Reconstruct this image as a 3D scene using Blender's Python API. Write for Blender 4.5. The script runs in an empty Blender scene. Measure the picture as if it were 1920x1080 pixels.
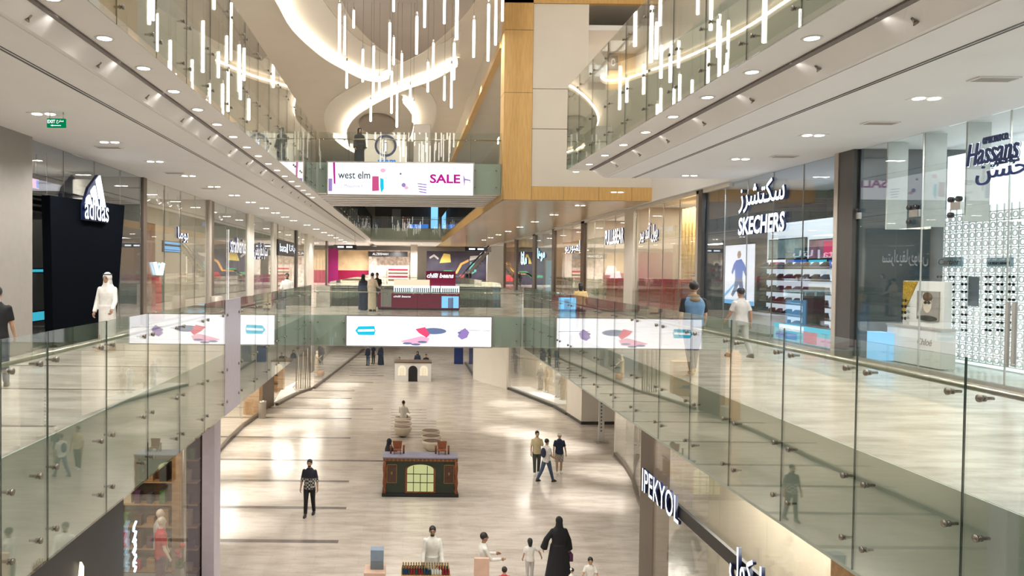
import bpy, bmesh, math, random
from mathutils import Vector, Matrix
random.seed(7)
SC = bpy.context.scene
COL = SC.collection
PI = math.pi

# ------------------------------------------------------------------ camera
F = 1387.0; PITCH = 0.022; ROLL = 0.0105; EYE = Vector((0, 0, 1.9))
_d = Vector((0, math.cos(PITCH), -math.sin(PITCH)))
_u0 = Vector((0, math.sin(PITCH), math.cos(PITCH))); _r0 = Vector((1, 0, 0))
_r = _r0 * math.cos(ROLL) + _u0 * math.sin(ROLL)
_u = -_r0 * math.sin(ROLL) + _u0 * math.cos(ROLL)
CX = 760 - F * math.tan(PITCH) * math.sin(ROLL)
CY = 503 + F * math.tan(PITCH) * math.cos(ROLL)
cam = bpy.data.cameras.new('camera'); camo = bpy.data.objects.new('camera', cam); COL.objects.link(camo)
cam.sensor_width = 36; cam.lens = F / 1920 * 36; cam.clip_end = 400; cam.clip_start = .05
cam.shift_x = (960 - CX) / 1920; cam.shift_y = (CY - 540) / 1920
m = Matrix((( _r.x, _u.x, -_d.x, EYE.x), (_r.y, _u.y, -_d.y, EYE.y), (_r.z, _u.z, -_d.z, EYE.z), (0, 0, 0, 1)))
camo.matrix_world = m
SC.camera = camo

def ray(px, py): return _d + _r * ((px - CX) / F) + _u * ((CY - py) / F)
def onX(px, py, X): d = ray(px, py); return EYE + d * ((X - EYE.x) / d.x)
def onY(px, py, Y): d = ray(px, py); return EYE + d * ((Y - EYE.y) / d.y)
def onZ(px, py, Z): d = ray(px, py); return EYE + d * ((Z - EYE.z) / d.z)

# ------------------------------------------------------------------ render look, world
SC.view_settings.view_transform = 'Standard'; SC.view_settings.look = 'None'
SC.view_settings.exposure = 0.0; SC.view_settings.gamma = 1.0; SC.view_settings.use_curve_mapping = False
cy = SC.cycles
cy.max_bounces = 10; cy.diffuse_bounces = 4; cy.glossy_bounces = 4; cy.transmission_bounces = 4
cy.transparent_max_bounces = 40; cy.sample_clamp_indirect = 4.0; cy.sample_clamp_direct = 0.0
cy.caustics_reflective = False; cy.caustics_refractive = False; cy.use_denoising = True
cy.use_adaptive_sampling = True; cy.adaptive_threshold = 0.02
w = bpy.data.worlds.new('world'); SC.world = w; w.use_nodes = True
w.node_tree.nodes['Background'].inputs[0].default_value = (1.0, .97, .94, 1)
w.node_tree.nodes['Background'].inputs[1].default_value = 0.4

# ------------------------------------------------------------------ lamps (energies in one place)
K_WALK = 420; K_POOL = 1150; K_ATR = 700; K_SHOP = 165; K_SOFF = 110
def spot(name, loc, energy, angle=120, blend=.6, radius=.07, color=(1, .965, .925), aim=(0, 0, -1)):
    l = bpy.data.lights.new(name, 'SPOT'); l.energy = energy; l.spot_size = math.radians(angle)
    l.spot_blend = blend; l.shadow_soft_size = radius; l.color = color
    o = bpy.data.objects.new(name, l); COL.objects.link(o); o.location = loc
    o.rotation_euler = Vector(aim).to_track_quat('-Z', 'Y').to_euler()
    return o
def area(name, loc, energy, sx, sy, color=(1, .93, .84), aim=(0, 0, -1)):
    l = bpy.data.lights.new(name, 'AREA'); l.energy = energy; l.shape = 'RECTANGLE'; l.size = sx; l.size_y = sy; l.color = color
    o = bpy.data.objects.new(name, l); COL.objects.link(o); o.location = loc
    o.rotation_euler = Vector(aim).to_track_quat('-Z', 'Y').to_euler()
    return o

# ------------------------------------------------------------------ materials
MATS = {}
def new_mat(name):
    mt = bpy.data.materials.new(name); mt.use_nodes = True
    nt = mt.node_tree; nt.nodes.clear()
    out = nt.nodes.new('ShaderNodeOutputMaterial')
    MATS[name] = mt
    return mt, nt, out
def mat(name, col, rough=.5, metal=0, noise=.06, scale=6, emit=None, strength=0, spec=.5, stretch=(1, 1, 1), coat=0):
    if name in MATS: return MATS[name]
    mt, nt, out = new_mat(name)
    b = nt.nodes.new('ShaderNodeBsdfPrincipled')
    b.inputs['Roughness'].default_value = rough; b.inputs['Metallic'].default_value = metal
    b.inputs['Specular IOR Level'].default_value = spec
    b.inputs['Coat Weight'].default_value = coat
    c = tuple(col) + (1,)
    if noise:
        tc = nt.nodes.new('ShaderNodeTexCoord'); mp = nt.nodes.new('ShaderNodeMapping'); mp.inputs['Scale'].default_value = stretch
        n = nt.nodes.new('ShaderNodeTexNoise'); n.inputs['Scale'].default_value = scale; n.inputs['Detail'].default_value = 4
        r = nt.nodes.new('ShaderNodeValToRGB')
        r.color_ramp.elements[0].position = .3; r.color_ramp.elements[1].position = .7
        r.color_ramp.elements[0].color = tuple(max(0, x * (1 - noise)) for x in col) + (1,)
        r.color_ramp.elements[1].color = tuple(min(1, x * (1 + noise)) for x in col) + (1,)
        nt.links.new(tc.outputs['Object'], mp.inputs[0]); nt.links.new(mp.outputs[0], n.inputs['Vector'])
        nt.links.new(n.outputs['Fac'], r.inputs[0]); nt.links.new(r.outputs[0], b.inputs['Base Color'])
    else: b.inputs['Base Color'].default_value = c
    if emit is not None:
        b.inputs['Emission Color'].default_value = tuple(emit) + (1,); b.inputs['Emission Strength'].default_value = strength
    nt.links.new(b.outputs[0], out.inputs[0])
    return mt
def emis(name, col, strength):
    if name in MATS: return MATS[name]
    mt, nt, out = new_mat(name)
    e = nt.nodes.new('ShaderNodeEmission'); e.inputs[0].default_value = tuple(col) + (1,); e.inputs[1].default_value = strength
    nt.links.new(e.outputs[0], out.inputs[0]); return mt
def glass(name, tint, r0=.045, power=4.2, rough=0.0, refl=(1, 1, 1)):
    mt, nt, out = new_mat(name)
    lw = nt.nodes.new('ShaderNodeLayerWeight'); lw.inputs[0].default_value = .5
    p = nt.nodes.new('ShaderNodeMath'); p.operation = 'POWER'; p.inputs[1].default_value = power
    ma = nt.nodes.new('ShaderNodeMath'); ma.operation = 'MULTIPLY_ADD'; ma.inputs[1].default_value = 1 - r0; ma.inputs[2].default_value = r0
    t = nt.nodes.new('ShaderNodeBsdfTransparent'); t.inputs[0].default_value = tuple(tint) + (1,)
    g = nt.nodes.new('ShaderNodeBsdfGlossy'); g.inputs['Roughness'].default_value = rough; g.inputs[0].default_value = tuple(refl) + (1,)
    mx = nt.nodes.new('ShaderNodeMixShader')
    nt.links.new(lw.outputs['Facing'], p.inputs[0]); nt.links.new(p.outputs[0], ma.inputs[0]); nt.links.new(ma.outputs[0], mx.inputs[0])
    nt.links.new(t.outputs[0], mx.inputs[1]); nt.links.new(g.outputs[0], mx.inputs[2]); nt.links.new(mx.outputs[0], out.inputs[0])
    return mt
def marble(name, c1, c2, rough, tile=(1.2, .6), veins=1.0):
    """veined stone in long streaks across the hall, thin joints between the slabs"""
    mt, nt, out = new_mat(name); N = nt.nodes.new; L = nt.links.new
    b = N('ShaderNodeBsdfPrincipled'); tc = N('ShaderNodeTexCoord'); mp = N('ShaderNodeMapping'); mp.inputs['Scale'].default_value = (.5, 1.9, 1)
    n = N('ShaderNodeTexNoise'); n.inputs['Scale'].default_value = 1.6; n.inputs['Detail'].default_value = 9; n.inputs['Roughness'].default_value = .65
    r = N('ShaderNodeValToRGB'); r.color_ramp.elements[0].position = .36; r.color_ramp.elements[1].position = .60
    r.color_ramp.elements[0].color = tuple(c2) + (1,); r.color_ramp.elements[1].color = tuple(c1) + (1,)
    br = N('ShaderNodeTexBrick'); br.inputs['Scale'].default_value = 1; br.inputs['Brick Width'].default_value = tile[0]; br.inputs['Row Height'].default_value = tile[1]
    br.inputs['Mortar Size'].default_value = .004; br.inputs['Color1'].default_value = (1, 1, 1, 1); br.inputs['Color2'].default_value = (.93, .925, .92, 1); br.inputs['Mortar'].default_value = (.82, .79, .76, 1)
    mx = N('ShaderNodeMix'); mx.data_type = 'RGBA'; mx.blend_type = 'MULTIPLY'; mx.inputs[0].default_value = veins
    L(tc.outputs['Object'], mp.inputs[0]); L(mp.outputs[0], n.inputs['Vector']); L(n.outputs['Fac'], r.inputs[0])
    L(tc.outputs['Object'], br.inputs['Vector']); L(r.outputs[0], mx.inputs[6]); L(br.outputs['Color'], mx.inputs[7]); L(mx.outputs[2], b.inputs['Base Color'])
    b.inputs['Roughness'].default_value = rough; b.inputs['Specular IOR Level'].default_value = .6
    n2 = N('ShaderNodeTexNoise'); n2.inputs['Scale'].default_value = 2.5
    mr = N('ShaderNodeMapRange'); mr.inputs['To Min'].default_value = rough * .7; mr.inputs['To Max'].default_value = rough * 1.4
    L(tc.outputs['Object'], n2.inputs['Vector']); L(n2.outputs['Fac'], mr.inputs[0]); L(mr.outputs[0], b.inputs['Roughness'])
    L(b.outputs[0], out.inputs[0]); return mt
def wood(name, c1, c2, rough=.35, scale=(1, 1, 8)):
    mt, nt, out = new_mat(name); N = nt.nodes.new; L = nt.links.new
    b = N('ShaderNodeBsdfPrincipled'); tc = N('ShaderNodeTexCoord'); mp = N('ShaderNodeMapping'); mp.inputs['Scale'].default_value = scale
    n = N('ShaderNodeTexNoise'); n.inputs['Scale'].default_value = 3; n.inputs['Detail'].default_value = 6
    r = N('ShaderNodeValToRGB'); r.color_ramp.elements[0].position = .35; r.color_ramp.elements[1].position = .65
    r.color_ramp.elements[0].color = tuple(c2) + (1,); r.color_ramp.elements[1].color = tuple(c1) + (1,)
    L(tc.outputs['Object'], mp.inputs[0]); L(mp.outputs[0], n.inputs['Vector']); L(n.outputs['Fac'], r.inputs[0]); L(r.outputs[0], b.inputs['Base Color'])
    b.inputs['Roughness'].default_value = rough; L(b.outputs[0], out.inputs[0]); return mt

M_FLOOR0 = marble('ground_marble', (.66, .595, .525), (.50, .435, .37), .17)
M_FLOOR1 = marble('upper_marble', (.66, .61, .54), (.40, .355, .30), .16, (1.6, .8))
M_INLAY = mat('dark_inlay_stone', (.17, .145, .13), .25, noise=.15, scale=4)
M_CEIL = mat('white_ceiling_plaster', (.87, .86, .86), .75, noise=.015, scale=1)
M_SOFF = mat('soffit_plaster', (.80, .775, .755), .55, noise=.02, scale=1)
M_ATR = mat('warm_ceiling_plaster', (.88, .82, .74), .7, noise=.02, scale=.6)
M_ATRW = mat('plaster_with_cove_glow', (.95, .91, .85), .7, noise=.01, scale=.6)  # bands coloured lighter than the ceiling to stand in for cove glow
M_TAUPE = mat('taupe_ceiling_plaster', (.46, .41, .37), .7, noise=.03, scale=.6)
M_CREAM = mat('cream_panel', (.84, .79, .70), .22, noise=.02, scale=1)
M_FASC = mat('pale_green_slab_paint', (.50, .56, .49), .35, noise=.03, scale=1)
M_WOOD = wood('honey_oak_veneer', (.78, .50, .19), (.68, .42, .15), .4, (6, 6, .5))
M_WOODU = wood('pale_oak_soffit', (.60, .45, .29), (.50, .36, .22), .25, (.5, 5, 1))
M_DARKG = mat('dark_grey_metal', (.07, .065, .06), .35, .3, noise=.05)
M_BRONZE = mat('brown_bronze_metal', (.16, .125, .10), .35, .5, noise=.05)
M_BEIGEMET = mat('beige_metal_cladding', (.42, .37, .32), .4, .2, noise=.03)
M_STEEL = mat('brushed_steel', (.55, .52, .48), .3, 1, noise=.05, scale=20)
M_BLACK = mat('black_plastic', (.012, .012, .014), .4, noise=.1)
M_BLACKGL = mat('black_gloss', (.004, .005, .007), .5, noise=0, spec=0)
M_BOLT = mat('bolt_steel', (.30, .27, .23), .35, .8, noise=.05)
M_RAIL = mat('rail_steel', (.40, .36, .30), .28, 1, noise=.03)
M_SIDE = mat('dark_letter_side', (.015, .025, .09), .4, noise=0)
M_WHITE = mat('white_paint', (.8, .79, .77), .4, noise=.02)
M_LINEN = mat('whitish_panel', (.55, .50, .58), .35, noise=.04)
M_SLOT = mat('grille_slot_dark', (.13, .11, .10), .6, noise=.2, scale=30)
G_BAL = glass('green_tinted_glass', (.93, .96, .935), .05, 3.2)
G_EDGE = mat('glass_edge_green', (.02, .05, .045), .15, noise=0)
G_SHOP = glass('shop_window_glass', (.96, .975, .965), .045, 4.0)
G_LOW = glass('low_glare_glass', (.97, .98, .96), .035, 5.6)
G_MALL = glass('dark_shop_glass', (.85, .89, .92), .05, 3.6)
E_LAMP = emis('warm_lamp_lens', (1, .93, .8), 14)
E_TUBE = emis('glowing_tube_white', (1, .93, .82), 8)
E_COVE = emis('cove_light_strip', (1, .85, .64), 26)
E_SIGN = emis('white_sign_glow', (.88, .94, 1), 2.2)
E_SIGNW = emis('warm_white_sign_glow', (1, .95, .88), 1.8)
E_SCREEN = emis('white_screen_glow', (1, .97, 1), 1.5)

# ------------------------------------------------------------------ objects
def tag(o, label=None, cat=None, group=None, kind=None):
    if label: o['label'] = label
    if cat: o['category'] = cat
    if group: o['group'] = group
    if kind: o['kind'] = kind
    return o
def thing(name, label, cat, loc=(0, 0, 0), rz=0, group=None):
    o = bpy.data.objects.new(name, None); COL.objects.link(o); o.location = loc; o.rotation_euler = (0, 0, rz)
    o.empty_display_size = .2
    return tag(o, label, cat, group)
class MB:
    def __init__(s): s.v = []; s.f = []; s.m = []; s.sm = []
    def add(s, vs, fs, mi=0, smooth=False):
        b = len(s.v); s.v += [tuple(v) for v in vs]; s.f += [tuple(b + i for i in f) for f in fs]; s.m += [mi] * len(fs); s.sm += [smooth] * len(fs); return s
    def box(s, x0, x1, y0, y1, z0, z1, mi=0):
        return s.add([(x0, y0, z0), (x1, y0, z0), (x1, y1, z0), (x0, y1, z0), (x0, y0, z1), (x1, y0, z1), (x1, y1, z1), (x0, y1, z1)],
                     [(0, 3, 2, 1), (4, 5, 6, 7), (0, 1, 5, 4), (1, 2, 6, 5), (2, 3, 7, 6), (3, 0, 4, 7)], mi)
    def poly(s, pts, n, mi=0):
        """closed outline pts extruded by vector n"""
        n = Vector(n); k = len(pts); a = [Vector(p) for p in pts]; b = [p + n for p in a]
        nn = Vector((0, 0, 0))
        for i in range(k): nn += (a[i] - a[0]).cross(a[(i + 1) % k] - a[0])
        if nn.dot(n) > 0: base, top = tuple(range(k - 1, -1, -1)), tuple(range(k, 2 * k)); side = [(i, (i + 1) % k, k + (i + 1) % k, k + i) for i in range(k)]
        else: base, top = tuple(range(k)), tuple(range(2 * k - 1, k - 1, -1)); side = [(i, k + i, k + (i + 1) % k, (i + 1) % k) for i in range(k)]
        return s.add(a + b, [base, top] + side, mi)
    def xz(s, pts, y0, y1, mi=0): return s.poly([(x, y0, z) for x, z in pts], (0, y1 - y0, 0), mi)
    def xy(s, pts, z0, z1, mi=0): return s.poly([(x, y, z0) for x, y in pts], (0, 0, z1 - z0), mi)
    def rings(s, R, mi=0, smooth=True, closed=False):
        n = len(R[0]); vs = [p for r in R for p in r]; fs = []
        for j in range(len(R) - 1 + (1 if closed else 0)):
            k = (j + 1) % len(R)
            for i in range(n): fs.append((j * n + i, j * n + (i + 1) % n, k * n + (i + 1) % n, k * n + i))
        if not closed: fs += [tuple(range(n - 1, -1, -1)), tuple(range((len(R) - 1) * n, len(R) * n))]
        return s.add(vs, fs, mi, smooth)
    def lathe(s, prof, c=(0, 0, 0), n=20, mi=0, sx=1, sy=1):
        return s.rings([[(c[0] + r * sx * math.cos(2 * PI * i / n), c[1] + r * sy * math.sin(2 * PI * i / n), c[2] + z) for i in range(n)] for r, z in prof], mi)
    def tube(s, pts, rad, n=8, mi=0, round_=False):
        pts = [Vector(p) for p in pts]; rad = rad if isinstance(rad, (list, tuple)) else [rad] * len(pts)
        if round_:
            d0 = (pts[0] - pts[1]).normalized(); d1 = (pts[-1] - pts[-2]).normalized(); a, b = rad[0], rad[-1]
            pts = [pts[0] + d0 * a * .98, pts[0] + d0 * a * .7] + pts + [pts[-1] + d1 * b * .7, pts[-1] + d1 * b * .98]
            rad = [a * .2, a * .7] + list(rad) + [b * .7, b * .2]
        R = []; ref = None
        for i, p in enumerate(pts):
            t = (pts[min(i + 1, len(pts) - 1)] - pts[max(i - 1, 0)])
            t = t.normalized() if t.length > 1e-9 else Vector((0, 0, 1))
            if ref is None: ref = Vector((1, 0, 0)) if abs(t.x) < .8 else Vector((0, 1, 0))
            a = (ref - t * ref.dot(t)).normalized(); b = t.cross(a); ref = a
            R.append([p + (a * math.cos(2 * PI * k / n) + b * math.sin(2 * PI * k / n)) * rad[i] for k in range(n)])
        return s.rings(R, mi)
    def ball(s, c, r, n=12, mi=0):
        r = r if isinstance(r, (tuple, list)) else (r, r, r); m = max(5, n // 2 + 1)
        R = []
        for j in range(m + 1):
            t = PI * (j + .02) / (m + .04); z = -math.cos(t); q = math.sin(t)
            R.append([(c[0] + r[0] * q * math.cos(2 * PI * i / n), c[1] + r[1] * q * math.sin(2 * PI * i / n), c[2] + r[2] * z) for i in range(n)])
        return s.rings(R, mi)
    def mesh(s, name):
        me = bpy.data.meshes.new(name); me.from_pydata(s.v, [], s.f); me.polygons.foreach_set('material_index', s.m); me.polygons.foreach_set('use_smooth', s.sm); me.update(); return me
    def build(s, name, mats, parent=None, bevel=0):
        me = s.mesh(name)
        for mt in (mats if isinstance(mats, (list, tuple)) else [mats]): me.materials.append(mt)
        o = bpy.data.objects.new(name, me); COL.objects.link(o)
        if parent is not None: o.parent = parent
        if bevel:
            b = o.modifiers.new('bevel', 'BEVEL'); b.width = bevel; b.segments = 2; b.limit_method = 'ANGLE'
        return o
def one(name, mb, mats, label, cat, group=None, bevel=0): return tag(mb.build(name, mats, None, bevel), label, cat, group)
def struct(name, mb, mats, parent=None):
    o = mb.build(name, mats, parent)
    if parent is None: o['kind'] = 'structure'
    return o
def copy_tree(o, parent=None):
    c = o.copy(); COL.objects.link(c); c.parent = parent
    for ch in [x for x in bpy.data.objects if x.parent == o]: copy_tree(ch, c)
    return c
def copy_fast(o, kids, loc, rz=None, label=None, scale=None):
    """copy a thing and its (one level of) parts"""
    c = o.copy(); COL.objects.link(c); c.location = loc
    if rz is not None: c.rotation_euler = (0, 0, rz)
    if scale: c.scale = (scale,) * 3
    if label: c['label'] = label
    for k in kids:
        q = k.copy(); COL.objects.link(q); q.parent = c
    return c
ORD = 'first second third fourth fifth sixth seventh eighth ninth tenth eleventh twelfth thirteenth fourteenth fifteenth sixteenth seventeenth eighteenth nineteenth twentieth'.split()
def ordn(i):
    if i < 20: return ORD[i]
    t = {20: 'twenty', 30: 'thirty', 40: 'forty', 50: 'fifty'}[(i + 1) // 10 * 10]
    return t[:-1] + 'ieth' if (i + 1) % 10 == 0 else t + '-' + ORD[(i + 1) % 10 - 1]

# ------------------------------------------------------------------ lettering
AR = dict(zip('آاةدذرزوأإؤ', [0xFE81, 0xFE8D, 0xFE93, 0xFEA9, 0xFEAB, 0xFEAD, 0xFEAF, 0xFEED, 0xFE83, 0xFE87, 0xFE85]))
AR4 = dict(zip('بتثجحخسشصضطظعغفقكلمنهي', [0xFE8F, 0xFE95, 0xFE99, 0xFE9D, 0xFEA1, 0xFEA5, 0xFEB1, 0xFEB5, 0xFEB9, 0xFEBD, 0xFEC1, 0xFEC5, 0xFEC9, 0xFECD, 0xFED1, 0xFED5, 0xFED9, 0xFEDD, 0xFEE1, 0xFEE5, 0xFEE9, 0xFEF1]))
def arabic(s):
    out = []
    for i, ch in enumerate(s):
        prev = i > 0 and s[i - 1] in AR4
        nxt = i < len(s) - 1 and (s[i + 1] in AR4 or s[i + 1] in AR)
        if ch in AR4: out.append(chr(AR4[ch] + (3 if prev and nxt else 1 if prev else 2 if nxt else 0)))
        elif ch in AR: out.append(chr(AR[ch] + (1 if prev else 0)))
        else: out.append(ch)
    return ''.join(reversed(out))
def letters(name, body, org, right, up, width, height, depth, mt, parent=None, bold=0.0, shear=0, res=3, side=None):
    """flat lettering of real thickness fitted into width x height, lower-left corner at org"""
    cu = bpy.data.curves.new(name, 'FONT'); cu.body = body; cu.size = 1; cu.resolution_u = res; cu.shear = shear; cu.offset = bold
    cu.extrude = .5
    o = bpy.data.objects.new(name, cu); COL.objects.link(o)
    dg = bpy.context.evaluated_depsgraph_get(); me = bpy.data.meshes.new_from_object(o.evaluated_get(dg), depsgraph=dg)
    bpy.data.objects.remove(o)
    vs = [v.co.copy() for v in me.vertices]
    if not vs: return None
    x0, x1 = min(v.x for v in vs), max(v.x for v in vs); y0, y1 = min(v.y for v in vs), max(v.y for v in vs)
    R, U = Vector(right).normalized(), Vector(up).normalized(); Nn = R.cross(U)
    sx = width / max(1e-6, x1 - x0); sy = height / max(1e-6, y1 - y0) if height else sx
    fr = [all(vs[i].z > .4 for i in p.vertices) for p in me.polygons]
    for v, c in zip(me.vertices, vs):
        v.co = Vector(org) + R * ((c.x - x0) * sx) + U * ((c.y - y0) * sy) + Nn * ((c.z + .5) * depth)
    me.materials.clear(); me.materials.append(mt); me.materials.append(side or M_SIDE); me.name = name
    me.polygons.foreach_set('material_index', [0 if q else 1 for q in fr])
    o = bpy.data.objects.new(name, me); COL.objects.link(o)
    if parent is not None: o.parent = parent
    return o
def ring(c, rx, ry, n=18, sq=.8):
    out = []
    for i in range(n):
        t = 2 * PI * i / n; cx, sy = math.cos(t), math.sin(t)
        out.append((c[0] + rx * math.copysign(abs(cx) ** sq, cx), c[1] + ry * math.copysign(abs(sy) ** sq, sy), c[2]))
    return out
# ================================================================== THE HALL
Y0, YB0, YB1, YF = -8.0, 29.6, 36.5, 77.5     # back end, bridge front and back, far edge of the opening
G0 = -6.1; L2 = 6.1; CZ = 4.65; GB = -1.23; TOPZ = 12.6; DROP = 4.87
XL, XR = -8.2, 9.98                            # first-floor shopfront planes
XLg, XRg, XL2 = -3.75, 4.75, -3.6              # glass planes
XE_L, XE_R = -3.95, 4.9

# ground floor with dark inlaid stripes, each stripe traced where it lies
fl = MB().box(-16, 18, Y0, 100, G0 - .2, G0)
stripes = [(383, 635, 1013), (385, 650, 950), (405, 655, 900), (400, 720, 861), (440, 658, 819), (486, 660, 783), (515, 700, 765), (545, 660, 746), (560, 665, 732), (590, 700, 716), (655, 720, 704)]
for a, b, y in stripes:
    p, q = onZ(a, y, G0), onZ(b, y, G0); fl.box(p.x - (2 if a < 520 else 0), q.x, p.y - .12, p.y + .12, G0, G0 + .003, 1)
for i in range(9):
    p, q = onZ(660 - i * 2, 700 - i * 5.0, G0), onZ(700, 700 - i * 5.0, G0); fl.box(p.x, q.x + .3, p.y - .1, p.y + .1, G0, G0 + .003, 1)
for i in range(11):                             # the fine stripes round the bowl seats
    y = 768 + i * 5.2; p, q = onZ(733, y, G0), onZ(818 if i > 3 else 800, y, G0); fl.box(p.x, q.x, p.y - .05, p.y + .05, G0, G0 + .003, 1)
struct('floor', fl, [M_FLOOR0, M_INLAY])

# first-floor slabs
s = MB()
s.box(XE_L - 12, XE_L, Y0, 100, -.35, 0); struct('floor', s, M_FLOOR1)
s = MB(); s.box(XE_R, XE_R + 13, Y0, 100, -.35, 0); struct('floor', s, M_FLOOR1)
s = MB(); s.box(XE_L, XE_R, YB0 + .1, YB1, -.35, 0); struct('floor', s, M_FLOOR1)
s = MB(); s.box(XE_L, XE_R, YF, 100, -.35, 0); struct('floor', s, M_FLOOR1)
# dark stripes on the first floor walkway
s = MB()
for k in range(14):
    y = 6 + k * 2.6; s.box(XE_L - 3.9, XE_L - .15, y, y + .09, 0, .003)
struct('trim_1', s, M_INLAY)
# slab fascia behind the lower glass, ground-floor ceiling
s = MB()
s.box(XE_L + .001, XE_L + .02, Y0, YB0, -1.36, -.002); s.box(XE_L + .001, XE_L + .02, YB1, YF, -1.36, -.002); struct('trim_2', s, M_FASC)
s = MB(); s.box(XE_R - .02, XE_R - .001, Y0, YB0, -1.36, -.002); s.box(XE_R - .02, XE_R - .001, YB1, YF, -1.36, -.002); struct('trim_3', s, M_FASC)
s = MB(); s.box(XE_L, XE_R, YB0 + .02, YB0 + .12, -1.2, -.01); s.box(XE_L, XE_R, YB1 - .12, YB1, -1.2, -.01); s.box(XE_L, XE_R, YF, YF + .12, -1.2, -.01); struct('trim_4', s, M_FASC)
s = MB(); s.box(-16, XE_L, Y0, 100, -1.25, -1.15); s.box(XE_R, 18, Y0, 100, -1.25, -1.15); s.box(XE_L, XE_R, YB0 + .1, YB1, -1.25, -1.15); s.box(XE_L, XE_R, YF, 100, -1.25, -1.15)
struct('ceiling', s, M_CEIL)

# first-floor ceilings with their step and dark slots, second-floor slabs
def slab(sgn, xe, xs, xf, y0, y1, xout):
    s = MB()
    s.xz([(xe, L2), (xout, L2), (xout, CZ), (xf, CZ), (xs, DROP), (xe - .12 * sgn, DROP), (xe - .12 * sgn, DROP + .1), (xe, DROP + .1)], y0, y1)
    return s
s = slab(-1, -3.72, -4.21, -4.43, Y0, YF + 22, -16); struct('ceiling', s, M_SOFF)
s = slab(1, XE_R, 5.45, 5.85, Y0, 21.95, 18); struct('ceiling', s, M_SOFF)
s = MB(); s.box(-15.9, -4.5, Y0, 99, CZ - .012, CZ - .002); struct('ceiling', s, M_CEIL)
s = MB(); s.box(5.92, 17.9, Y0, 21.9, CZ - .012, CZ - .002); s.box(9.7, 18, 21.95, 100, CZ - .012, L2); struct('ceiling', s, M_CEIL)
s = MB(); s.box(-4.27, -4.17, Y0, YF, DROP - .03, DROP + .004); struct('trim_5', s, M_SLOT)
s = MB(); s.box(5.40, 5.53, Y0, 21.9, DROP - .03, DROP + .004); struct('trim_6', s, M_SLOT)
s = MB(); s.box(-5.20, -5.17, Y0, YF, CZ - .02, CZ - .012); s.box(-5.13, -5.11, Y0, YF, CZ - .02, CZ - .012); struct('trim_7', s, M_DARKG)
s = MB(); s.box(6.66, 6.69, Y0, 21.9, CZ - .02, CZ - .012); s.box(6.73, 6.75, Y0, 21.9, CZ - .02, CZ - .012); struct('trim_8', s, M_DARKG)
s = MB(); s.box(-3.735, -3.725, Y0, YF, DROP + .1, L2 - .02); struct('trim_9', s, M_FASC)
s = MB(); s.box(4.885, 4.895, Y0, 21.95, DROP + .1, L2 - .02); s.box(4.8, 9, 21.95, 21.96, DROP, L2 - .02); struct('trim_10', s, M_FASC)
# second-floor bridge slab and its glossy underside, reflected stripes built as white and olive slats
s = MB(); s.box(-3.72, 3.8, YB0 + .1, YB1, DROP + .1, L2); struct('floor', s, M_FLOOR1)
s = MB(); s.box(-3.72, 3.8, YB0 + .02, YB0 + .1, DROP, L2 - .01); s.box(-3.72, 3.8, YF, YF + .12, DROP, L2 - .01); struct('trim_11', s, M_FASC)
s = MB()
for k in range(7): s.box(-3.7, 3.78, YB0 + .2 + k * .95, YB0 + .75 + k * .95, DROP + .02, DROP + .1)
struct('trim_12', s, M_WHITE)
s = MB(); s.box(-3.7, 3.78, YB0 + .1, YB1, DROP + .06, DROP + .1); struct('trim_13', s, mat('dark_stripe_reflection', (.12, .13, .09), .2))  # dark share of the built-in reflection stripes
s = MB(); s.box(-3.72, 3.8, YF + .1, 99, DROP - .2, L2); struct('ceiling', s, M_SOFF)

# timber-clad volume over the right walkway
s = MB()
s.box(3.81, 9.7, YB0 - .3, 100, CZ, CZ + .02); struct('ceiling', s, M_WOODU)
s = MB(); s.box(3.81, 9.7, YB0 - .33, YB0 - .2, CZ, 5.18); s.box(3.79, 3.83, YB0 - .33, 100, CZ, 5.18)
s.box(3.81, 4.93, YB0 - .33, YB0 + .7, 5.18, TOPZ); s.box(3.81, 10, YB0 - .33, YB0 - .1, 12.37, TOPZ)
struct('wall_right', s, M_WOOD)
s = MB()                                       # dark joints in the timber
for z in (8.85, 11.3): s.box(3.805, 4.935, YB0 - .335, YB0 + .6, z, z + .015)
for x in (4.94, 6.2, 7.6, 8.9): s.box(x, x + .012, YB0 - .335, YB0 - .33, CZ, 5.18)
struct('trim_14', s, M_BRONZE)
s = MB()                                       # cream panels with joints between
x1 = onY(1101, 200, YB0 - .2).x
zj = [5.18, onY(1000, 242, YB0 - .2).z, onY(1000, 167, YB0 - .2).z, 12.37]
for i in range(3): s.box(4.95, x1 if i == 2 else 9.9, YB0 - .26, YB0 - .12, zj[i] + .012, zj[i + 1] - .012)
struct('wall_back', s, M_CREAM)
s = MB(); s.box(4.93, 10, YB0 - .16, YB0 - .1, 5.18, zj[2]); struct('wall_back', s, M_DARKG)
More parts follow.
